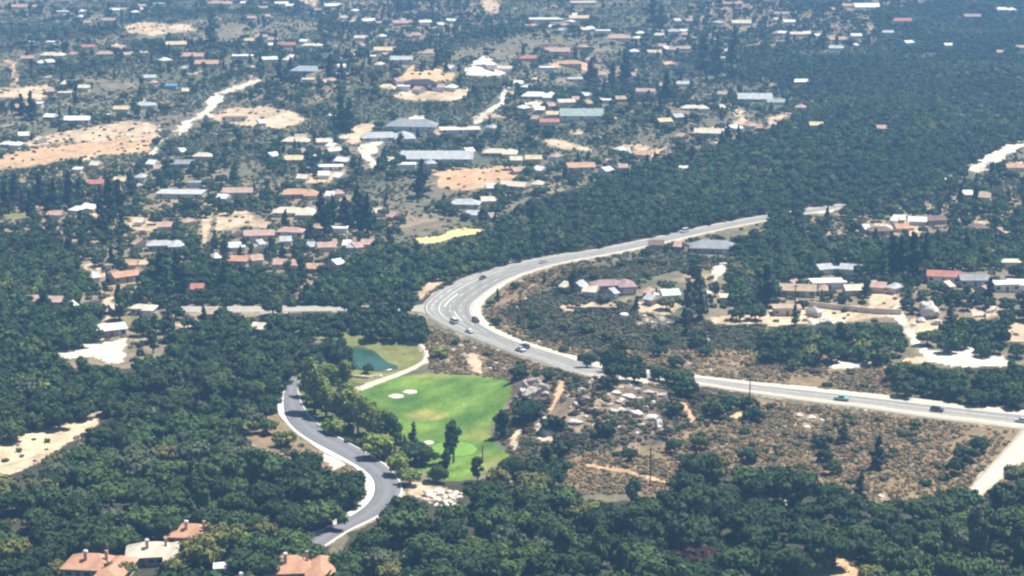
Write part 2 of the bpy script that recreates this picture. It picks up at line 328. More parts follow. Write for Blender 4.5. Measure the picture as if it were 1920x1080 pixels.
# ------------------------------------------------------------------ the ground: one sheet, denser where the camera looks
def wn(X, Y, a, seed):
    return np.sin(X / a + seed) * np.cos(Y / (a * 1.13) - seed * 2) * .6 + np.sin(X / (a * .43) - Y / (a * .57) + seed * 3) * .4
us = np.r_[np.linspace(-9000, -140, 26)[:-1], np.arange(-140, 2061, 3.4), np.linspace(2061, 10900, 26)[1:]]
vv = np.r_[np.array([-300, -280, -250, -210, -170, -130, -100, -75, -55]), np.arange(-40, 1121, 2.4), np.linspace(1121, 4200, 30)[1:]]
U, V = np.meshgrid(us, vv)
X, Y, Z = at(U, V); X, Y = X.astype(float), Y.astype(float)
Z = height(X, Y)
Z[0] -= 0
pj = project(X, Y, Z); jag = wn(X, Y, 2.1, 7.7) + .6 * wn(X, Y, .9, 2.9); wu = pj[0] + (4.5 * wn(X, Y, 6.0, 1.7) + 3.2 * jag) * pj[2] / 5; fw_ = np.clip((Y - 900) / 300, 0, 1); wu = wu + fw_ * (16 * wn(X, Y, 15, 2.4) + 26 * wn(X, Y, 41, 5.4)) * pj[2] / 5; wv_ = pj[1] + (fw_ * (3.2 * wn(X, Y, 13, 6.1) + 4.5 * wn(X, Y, 37, 1.1)) + 1.7 * wn(X, Y, 7.0, 4.1) + 1.3 * wn(X, Y, 1.7, 5.2)) * pj[2] / 5
C = cls_at(wu, wv_)
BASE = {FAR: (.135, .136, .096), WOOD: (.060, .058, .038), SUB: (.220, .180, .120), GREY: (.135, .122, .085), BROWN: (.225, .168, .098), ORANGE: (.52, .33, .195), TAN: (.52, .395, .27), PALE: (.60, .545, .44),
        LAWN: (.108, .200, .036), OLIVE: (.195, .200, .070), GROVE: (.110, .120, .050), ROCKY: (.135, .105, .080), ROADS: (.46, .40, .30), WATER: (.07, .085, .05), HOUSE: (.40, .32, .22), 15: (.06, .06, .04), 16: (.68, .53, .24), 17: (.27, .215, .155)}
tab = np.array([BASE[k] for k in range(18)])
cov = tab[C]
n1 = wn(X, Y, 31, .3); n2 = wn(X, Y, 13, 2.2); n3 = wn(X, Y, 4.6, 5.1)
lush = np.clip(.5 + .75 * wn(X, Y, 75, 1.9) + .35 * wn(X, Y, 29, 4.7), 0, 1)[..., None]; isf = (C == FAR)[..., None]
cov = np.where(isf, np.array([.165, .148, .100]) * (1 - lush) + np.array([.088, .102, .062]) * lush, cov)
# dry gaps between the brush, by class
gap = np.clip((n1 * .5 + n2 * .6 + n3 * .5 - .25) * 2.2, 0, 1)[..., None]
gapc = np.array([.40, .30, .20]); wgt = np.isin(C, [FAR, SUB, ROCKY, BROWN, GREY])[..., None] * np.where(C == FAR, .42, .6)[..., None]
cov = cov * (1 - gap * wgt) + gapc * gap * wgt
lawn = (C == LAWN)[..., None]
bare = np.isin(C, [TAN, ORANGE, PALE])[..., None]; tracks = np.abs(np.sin(X / 9 + 2.2 * wn(X, Y, 45, 3.3)) ) ** 8
weed = np.clip((n2 * .6 + n3 * .6 + wn(X, Y, 1.9, .7) * .5 - .15) * 1.6, 0, .8)[..., None] * np.where(C == PALE, .25, .75)[..., None]
cov = np.where(bare, cov * (1 - weed) + np.array([.26, .205, .125]) * weed, cov)
cov = np.where(bare, cov * (1 + .14 * n1[..., None] + .16 * wn(X, Y, 2.7, 4.4)[..., None] + .18 * tracks[..., None]), cov)
cov = np.where(lawn, cov * (1 + .26 * n2[..., None] * np.array([1.25, .9, 1]) + .2 * n3[..., None]), cov)
# worn tan patch, darker surround of the bunkers, mown stripes run across the fairway
def spot(u, v, a, b):
    return np.clip(1.3 - (((pj[0] - u) / a) ** 2 + ((pj[1] - v) / b) ** 2), 0, 1)[..., None]
for u, v, a, b, c in ((800, 778, 42, 11, (.34, .29, .11)), (905, 815, 34, 14, (.24, .24, .075)), (835, 705, 70, 5, (.25, .25, .09)), (915, 860, 25, 20, (.24, .24, .09)), (715, 760, 30, 8, (.10, .16, .035))):
    k = spot(u, v, a, b) * lawn * np.clip(.55 + .5 * n3 + .4 * n2, 0, 1)[..., None]; cov = cov * (1 - k) + np.array(c) * k
k = spot(752, 741, 48, 14) * lawn * .7; cov = cov * (1 - k) + np.array((.062, .125, .028)) * k
k = (spot(880, 770, 8, 60) + spot(700, 735, 60, 10)) * lawn * .35; cov = cov * (1 - np.clip(k, 0, 1)) + np.array((.07, .15, .028)) * np.clip(k, 0, 1)
cov = np.concatenate([np.clip(cov, .01, .85), np.ones(C.shape + (1,))], -1)
# bed of the pond
dry = (~np.isin(C, [LAWN, WATER])).astype(float)
nr, nc = U.shape
idx = np.arange(nr * nc).reshape(nr, nc)
Q = np.stack([idx[1:, :-1], idx[1:, 1:], idx[:-1, 1:], idx[:-1, :-1]], -1).reshape(-1, 4)
fc = cls_at(*[a[:-1, :-1] + .5 * (a[1:, 1:] - a[:-1, :-1]) for a in (wu, wv_)]).reshape(-1)
fmid = (pj[1][:-1, :-1] > 650).reshape(-1) & (pj[1][:-1, :-1] < 930).reshape(-1)
VV = np.stack([X, Y, Z], -1).reshape(-1, 3)
m, n, l, b = mat('land', .95, .05)
at_ = n.new('ShaderNodeAttribute'); at_.attribute_name = 'cover'; pos = wpos(n)
d1 = noise(n, l, 1.1, 6, pos, .75); d2 = noise(n, l, .16, 5, pos, .65)
col = mixc(n, l, 'MULTIPLY', 1.0, at_.outputs['Color'], ramp(n, l, d1, [(.30, (.50, .50, .50)), (.5, (.95, .95, .95)), (.72, (1.45, 1.42, 1.38))]))
col = mixc(n, l, 'MULTIPLY', 1.0, col, ramp(n, l, d2, [(.30, (.68, .70, .70)), (.7, (1.28, 1.25, 1.22))]))
l.new(col, b.inputs['Base Color']); M['land'] = m
m, n, l, b = mat('mown_grass', .9, .1)
at_ = n.new('ShaderNodeAttribute'); at_.attribute_name = 'cover'; pos = wpos(n)
d1 = noise(n, l, .9, 6, pos, .7); d2 = noise(n, l, .09, 4, pos, .6)
col = mixc(n, l, 'MULTIPLY', 1.0, at_.outputs['Color'], ramp(n, l, d1, [(.3, (.60, .64, .60)), (.7, (1.38, 1.32, 1.3))]))
col = mixc(n, l, 'MULTIPLY', 1.0, col, ramp(n, l, d2, [(.35, (.70, .78, .7)), (.65, (1.4, 1.2, 1.15))]))
l.new(col, b.inputs['Base Color']); M['lawn'] = m
def sub(name, sel, mm):
    q = Q[sel]; used = np.unique(q); mp = np.zeros(len(VV), np.int64); mp[used] = np.arange(len(used))
    me = quads_mesh(name, VV[used], mp[q], mm, {'cover': cov.reshape(-1, 4)[used]})
    me.polygons.foreach_set('use_smooth', [True] * len(me.polygons))
    return tag(link(name, me), kind='structure')
is_lawn = (fc == LAWN) & fmid
sub('ground', ~is_lawn, M['land']); sub('fairway', is_lawn, M['lawn'])
# ------------------------------------------------------------------ roads
def spline(pts, per=8):
    p = np.array(pts, float); p = np.vstack([2 * p[0] - p[1], p, 2 * p[-1] - p[-2]]); out = []
    for i in range(1, len(p) - 2):
        for t in np.linspace(0, 1, per, endpoint=False):
            a, b_, c, d = p[i-1], p[i], p[i+1], p[i+2]
            out.append(.5 * (2*b_ + (c-a)*t + (2*a-5*b_+4*c-d)*t*t + (3*b_-a-3*c+d)*t**3))
    out.append(p[-2]); return np.array(out)
def edges(L, Rr, per=8):
    o = []
    for E in (L, Rr):
        x, y, z = at(*np.array(E, float).T); o.append(spline(np.stack([x, y], -1), per))
    return o
def ribbon(name, E, m, lift, a=0.0, b=1.0, i0=0, i1=None, cross=4, label=None, kind='structure', skirt=.4):
    L, Rr = E[0][i0:i1], E[1][i0:i1]; n_ = len(L)
    aa = np.broadcast_to(np.asarray(a, float), (len(E[0]),))[i0:i1]; bb = np.broadcast_to(np.asarray(b, float), (len(E[0]),))[i0:i1]
    mid = (L + Rr) / 2; s_ = np.r_[0, np.cumsum(np.hypot(*np.diff(mid, axis=0).T))]
    vs, uv = [], []
    for i in range(n_):
        row = [L[i] + (Rr[i] - L[i]) * (aa[i] + (bb[i] - aa[i]) * t) for t in np.linspace(0, 1, cross + 1)]
        zz = [float(height(p[0], p[1])) + lift for p in row]
        vs.append((*row[0], zz[0] - skirt)); uv.append((0, s_[i], 0))
        for p, z, t in zip(row, zz, np.linspace(0, 1, cross + 1)): vs.append((*p, z)); uv.append((t, s_[i], 0))
        vs.append((*row[-1], zz[-1] - skirt)); uv.append((1, s_[i], 0))
    c = cross + 3; q = [(i*c+j, i*c+j+1, (i+1)*c+j+1, (i+1)*c+j) for i in range(n_-1) for j in range(c-1)]
    me = quads_mesh(name, vs, q, m, {'lane': np.array(uv)})
    return tag(link(name, me), label, None, None, kind)
def paving(name, stops, joint=None, var=.2, rough=.85):
    m, n, l, b = mat(name, rough, .2)
    at_ = n.new('ShaderNodeAttribute'); at_.attribute_name = 'lane'; sx = n.new('ShaderNodeSeparateXYZ'); l.new(at_.outputs['Vector'], sx.inputs[0])
    col = ramp(n, l, sx.outputs[0], stops); pos = wpos(n)
    st = n.new('ShaderNodeMapping'); st.inputs['Scale'].default_value = (9, .03, 1); l.new(at_.outputs['Vector'], st.inputs['Vector'])
    col = mixc(n, l, 'MULTIPLY', .8, col, ramp(n, l, noise(n, l, 3.0, 4, st.outputs[0]), [(.3, (1 - var,) * 3), (.7, (1 + var,) * 3)]))
    col = mixc(n, l, 'MULTIPLY', 1.0, col, ramp(n, l, noise(n, l, .5, 5, pos), [(.3, (1 - var * .7,) * 3), (.7, (1 + var * .6,) * 3)]))
    l.new(col, b.inputs['Base Color']); return m
g = lambda x, t=0: (x * .70, x * .675, x * .61)
M['highway'] = paving('highway_asphalt', [(0, g(.44)), (.10, g(.36)), (.18, g(.42)), (.27, g(.33)), (.36, g(.40)), (.46, g(.30)), (.55, g(.39)), (.64, g(.29)), (.74, g(.38)), (.86, g(.30)), (1, g(.41))])
M['straight'] = M['highway']
M['drive_asphalt'] = paving('blue_grey_asphalt', [(0, (.185, .184, .190)), (.25, (.150, .150, .157)), (.5, (.19, .189, .196)), (.75, (.150, .150, .157)), (1, (.185, .184, .190))], var=.15)
M['shoulder'] = paving('dusty_shoulder', [(0, (.52, .46, .36)), (.5, (.50, .45, .35)), (1, (.54, .475, .37))])
M['concrete'] = paving('pale_concrete', [(0, (.66, .60, .49)), (1, (.66, .60, .49))])
M['kerb'] = paving('kerb_concrete', [(0, (.70, .67, .60)), (1, (.70, .67, .60))], var=.12)
M['dustroad'] = paving('dusty_lane', [(0, (.48, .41, .30)), (.3, (.56, .50, .39)), (.5, (.50, .44, .34)), (.7, (.57, .51, .40)), (1, (.48, .41, .30))])
M['west'] = paving('worn_lane', [(0, (.40, .36, .29)), (.3, (.33, .31, .27)), (.7, (.36, .335, .285)), (1, (.42, .38, .30))])
M['paint'] = paving('road_paint', [(0, (.62, .61, .57)), (1, (.62, .61, .57))], var=.3)
HW = edges(HW_O, HW_I); nH = len(HW[0])
par = np.arange(nH) / 8.0                                   # position in control points
fa = np.interp(par, [0, 4, 9, 12, 17, 18, 20, 28], [.22, .18, .07, .05, .08, .20, .29, .30]); fb = np.interp(par, [0, 4, 8, 10, 12, 17, 19, 28], [.86, .86, .92, .90, .86, .79, .75, .72])
ribbon('road_shoulder', HW, M['shoulder'], .16)
ribbon('highway', HW, M['highway'], .26, fa, fb, cross=10)
def line_mark(f0, i0, i1, wid=.011, dash=None):
    F_ = fa + (fb - fa) * f0
    for k in ([(i0, i1)] if not dash else [(i, min(i + dash[0], i1)) for i in range(i0, i1, dash[1])]):
        ribbon('lane_marking', HW, M['paint'], .285, F_ - wid, F_ + wid, k[0], k[1] + 1, cross=1, skirt=.02)
line_mark(.04, 0, 210, .009); line_mark(.965, 40, 215, .009); line_mark(.30, 66, 140, .009)
for f0 in (.52, .75): line_mark(f0, 24, 140, .005, (2, 5))
line_mark(.15, 60, 100, .008, (2, 4)); line_mark(.5, 140, 218, .012); line_mark(.42, 84, 96, .016); line_mark(.62, 100, 108, .014)
GR = edges(GR_L, GR_R)
ribbon('golf_road', GR, M['drive_asphalt'], .18, .06, .95, cross=6)
ribbon('kerb', GR, M['kerb'], .32, -.03, .06, cross=1); ribbon('kerb', GR, M['kerb'], .32, .95, 1.0, cross=1)
nG = len(GR[0])
fw = np.interp(np.arange(nG) / 8.0, [0, 2, 3.2, 4.2, 6, 7, 8.2, 9, 11, 13, 14], [0, 0, .25, .02, .02, .18, .05, .22, .26, .16, .1])
ribbon('pavement', GR, M['concrete'], .24, -.04 - fw, -.032, cross=2)
ribbon('west_road', edges(WR_L, WR_R), M['west'], .21, cross=4); ribbon('side_road', edges(SR_L, SR_R), M['dustroad'], .14, cross=4)
ribbon('cart_path', edges(CP_L, CP_R), M['dustroad'], .14, cross=3)
# ------------------------------------------------------------------ pond, putting green, bunkers
def disc(name, poly, m, lift, z=None, rings=6, dome=0.0):
    x, y, _ = at(*np.array(poly, float).T); E = spline(np.vstack([np.stack([x, y], -1), [[x[0], y[0]]]]), 4)[:-1]; c = E.mean(0); k = len(E)
    vs = [(*c, 0)] + [(*(c + (e - c) * t), t) for t in np.linspace(1 / rings, 1, rings) for e in E]
    vs = [(a, b_, (z if z is not None else float(height(a, b_)) + lift + dome * (1 - t * t))) for a, b_, t in vs]
    fs = [(0, 1 + i, 1 + (i + 1) % k) for i in range(k)] + [(1+r*k+i, 1+(r+1)*k+i, 1+(r+1)*k+(i+1)%k, 1+r*k+(i+1)%k) for r in range(rings-1) for i in range(k)]
    base = len(vs); vs += [(a, b_, z_ - .8) for a, b_, z_ in vs[-k:]]
    fs += [(base-k+i, base+i, base+(i+1)%k, base-k+(i+1)%k) for i in range(k)]
    return tag(link(name, mesh(name, vs, fs, m, True)), kind='structure')
m, n, l, b = mat('pond_water', .2, .25); l.new(ramp(n, l, noise(n, l, .12, 3, wpos(n)), [(.3, (.024, .070, .046)), (.7, (.045, .105, .070))]), b.inputs['Base Color']); M['water'] = m
bm_ = n.new('ShaderNodeBump'); bm_.inputs['Strength'].default_value = .25; l.new(noise(n, l, 1.6, 3, wpos(n)), bm_.inputs['Height']); l.new(bm_.outputs[0], b.inputs['Normal'])
disc('pond_water', POND, M['water'], 0, z=-3.95)
M['green'] = speckled('putting_turf', (.150, .280, .045), .14, .25)
disc('putting_green', ell(*PUTT), M['green'], .12, dome=.25)
M['sand'] = speckled('bunker_sand', (.58, .52, .41), .15, .8)
for bk in BUNK: disc('sand_bunker', [(bk[0] + (a - bk[0]) * (1 + .16 * math.sin(i * 2.1)), v) for i, (a, v) in enumerate(ell(*bk, 14))], M['sand'], .12, rings=3)
# ------------------------------------------------------------------ labels: look + nearest landmark, told apart by rank
LM = []                                                     # (phrase, u, v)
for p in """putting green|848|843
pair of sand bunkers|752|741
teal pond|695|672
road junction|800|582
highway bend|900|560
golf road bend|745|915
top of the golf road|545|735
bare tan field|70|830
pale drive patch|175|655
rocky knoll|1150|745
dirt side road|1860|865
white turning area|1800|670
pale lane on the slope|1705|625
tan roof-shaped clearing|1560|1068
long dry west road|600|580
big orange field|120|285
terraced orange orchard|900|335
straw-yellow field strip|840|440
winding white hill road|925|195
dirt road up the hill|370|225
far end of the highway|1540|392
sunlit track by the knoll|1050|740
pale far lane|1860|295""".split('\n'):
    a, b_, c = p.split('|'); LM.append((a, float(b_), float(c)))
PENDING = []                                                # (object, look, u, v, tail)
ORD = 'nearest,second nearest,third nearest,fourth nearest,fifth nearest,sixth nearest,seventh nearest,eighth nearest,ninth nearest,tenth nearest,eleventh nearest,twelfth nearest'.split(',')
def later(o, look, u, v): PENDING.append((o, look, u, v))
def write_labels():
    byk = {}
    for it in PENDING:
        o, look, u, v = it
        best = sorted(LM, key=lambda q: (q[1] - u) ** 2 + (2 * (q[2] - v)) ** 2)
        q = best[0] if (best[0][1] - u) ** 2 + (best[0][2] - v) ** 2 > 1 else best[1]
        du, dv = u - q[1], 2 * (v - q[2])
        d = ('right of' if du > 0 else 'left of') if abs(du) > abs(dv) else ('in front of' if dv > 0 else 'beyond')
        byk.setdefault((look, q[0], d), []).append((du * du + dv * dv, it))
    for (look, ph, d), L in byk.items():
        L.sort(key=lambda t: t[0])
        for k, (_, (o, _, u, v)) in enumerate(L):
            if len(L) == 1: o['label'] = f'{look} {d} the {ph}'
            elif k < len(ORD): o['label'] = f'{look}, {ORD[k]} {d} the {ph}'
            else:
                o['label'] = f'{look} farther {d} the {ph}'; o['group'] = f'{look}s farther {d} the {ph}'
# ------------------------------------------------------------------ houses
HB = {}
def hip(a, b, z0, rise, o=.7, hipf=.9, th=.25, cx=0, cy=0):
    """hip (hipf 0..1) or gable roof over an a x b plan, long side along x"""
    x, y = a / 2 + o, b / 2 + o; r = max(x - y * hipf, .3) if hipf > 0 else x
    v = [(-x,-y,z0-th),(x,-y,z0-th),(x,y,z0-th),(-x,y,z0-th),(-x,-y,z0),(x,-y,z0),(x,y,z0),(-x,y,z0),(-r,0,z0+rise),(r,0,z0+rise)]
    f = [(0,3,2,1),(0,1,5,4),(1,2,6,5),(2,3,7,6),(3,0,4,7),(4,5,9,8),(6,7,8,9),(5,6,9),(7,4,8)]
    return [(p[0] + cx, p[1] + cy, p[2]) for p in v], f
def rot90(vs): return [(-p[1], p[0], p[2]) for p in vs]
def house(u, v, wpx, roof, wall, shape='hip', rz=0.0, label=None, look=None, near=False, deep=None, name='house'):
    s = project(*P(u, v, 2.2))[2]; W = wpx / s; Dp = deep or (min(W * .8, 17.0) if near else min(max(W * .55, 7.0), 15.0)); rz = R(rz)
    x, y, z = P(u, v, 2.4)
    root = empty(name, (x, y, z), rz); tag(root, label, name.replace('_', ' '), {'house': 'houses among the trees', 'shed': 'sheds beside the houses'}.get(name))
    h = 2.9 if W > 8 and v > 430 else 2.3; wb, rb = B(), B(); rise = Dp * (.3 if near else .26)
    two = shape in ('L', 'T')
    if two:
        A = W * .72; Wd = W * .38
        wb.box(-W/2, -W/2 + A, -Dp*.1, Dp*.6, -1.2, h); wx = W/2 - Wd/2 - .02
        wb.box(wx - Wd/2, wx + Wd/2, -Dp*.62, Dp*.55, -1.2, h + .22)
        vs, f = hip(A, Dp*.7, h, Dp*.2, cx=-W/2 + A/2, cy=Dp*.25); rb.add(vs, f)
        vs, f = hip(Dp*1.17, Wd, h + .22, Wd*.27, hipf=.9 if shape == 'L' else 0); vs = [(p[0] + wx, p[1] - Dp*.035, p[2]) for p in rot90(vs)]; rb.add(vs, f)
    elif shape == 'flat':
        wb.box(-W/2, W/2, -Dp/2, Dp/2, -1.2, h); rb.box(-W/2 - .5, W/2 + .5, -Dp/2 - .5, Dp/2 + .5, h, h + .35)
    else:
        wb.box(-W/2, W/2, -Dp/2, Dp/2, -1.2, h)
        vs, f = hip(W, Dp, h, rise, hipf=.9 if shape == 'hip' else 0); rb.add(vs, f)
        if shape == 'gable':
            for sx in (-1, 1):
                k = W/2 * sx; wb.add([(k, -Dp/2, h), (k, Dp/2, h), (k, 0, h + rise * .88)], [(0, 1, 2) if sx > 0 else (0, 2, 1)])
    wall_o = wb.build('wall', M['wall_' + wall], root); roof_o = rb.build('roof', M['roof_' + roof], root)
    if near or wpx > 38:
        y0 = -Dp/2 if not two else -Dp*.1
        xs = np.linspace(-W*.4, W*.4 if not two else W*.02, 4 if near else 3)
        for k, xx in enumerate(xs):
            b_ = B()
            if k == 1: b_.box(xx - .55, xx + .55, y0 - .06, y0 + .02, 0, 2.1).build('door', M['wall_brown'], root)
            else:
                fr = b_.box(xx - .95, xx + .95, y0 - .05, y0 + .02, .85, 2.25).build('window', M['trim'], root)
                B().box(xx - .82, xx + .82, y0 - .08, y0 - .04, .98, 2.12).build('pane', M['glass'], fr)
        if two:
            B().box(W/2 - W*.19 - 2.3, W/2 - W*.19 + 2.3, -Dp*.62 - .06, -Dp*.62 + .02, 0, 2.2).build('garage_door', M['trim'], root)
        elif not near: B().box(W*.22, W*.22 + 2.4, y0 - .061, y0 + .015, 0, 2.15).build('garage_door', M['trim'], root)
        for yy in (-.22, .22):
            b_ = B().box(W/2 - .02 if not two else W/2 - .04, W/2 + .06, Dp*yy - .8, Dp*yy + .8, .9, 2.2).build('window', M['trim'], root)
    if near:
        for cx, cy_ in ((-W*.18, Dp*.1), (W*.12, Dp*.2)):
            ch = B().box(cx - .42, cx + .42, cy_ - .36, cy_ + .36, h, h + rise * .8 + .6).build('chimney', M['wall_pink'], roof_o)
        cap = B().box(-W*.18 - .62, -W*.18 + .62, Dp*.1 - .55, Dp*.1 + .55, h + rise*.8 + .6, h + rise*.8 + 1.0, .2).build('chimney_cap', M['trim'], roof_o)
    hh = 5.2 * s
    if not near:
        paint(SUB, ell(u, v + hh * .2, wpx * 1.05, hh * 1.3, 10), only=[FAR])
        for q in range(2):
            a_, t0 = wpx * random.uniform(.3, .65), random.uniform(-.6, .6) * wpx
            paint(random.choice([TAN, PALE, TAN, SUB, ORANGE if roof in ('orange', 'pink', 'tile') else PALE]), [(u + t0 + a_ * math.cos(t) * random.uniform(.6, 1.1), v + hh * random.uniform(.1, .5) + a_ * .2 * math.sin(t) * random.uniform(.5, 1.1)) for t in np.linspace(0, 6.28, 9)[:-1]], only=[FAR, SUB, GREY, WOOD] if q else [FAR, SUB])
    paint(HOUSE, [(u - wpx*.52, v - hh*.5), (u + wpx*.52, v - hh*.5), (u + wpx*.5, v + hh*.48), (u - wpx*.5, v + hh*.48)])
    if label: LM.append((label, u, v)) if len(label.split()) <= 6 else None
    else: later(root, look or f"{'long' if wpx > 70 else 'small' if wpx < 24 else ''} {roof.replace('_', ' ')}-roofed {name}".strip(), u, v)
    return root
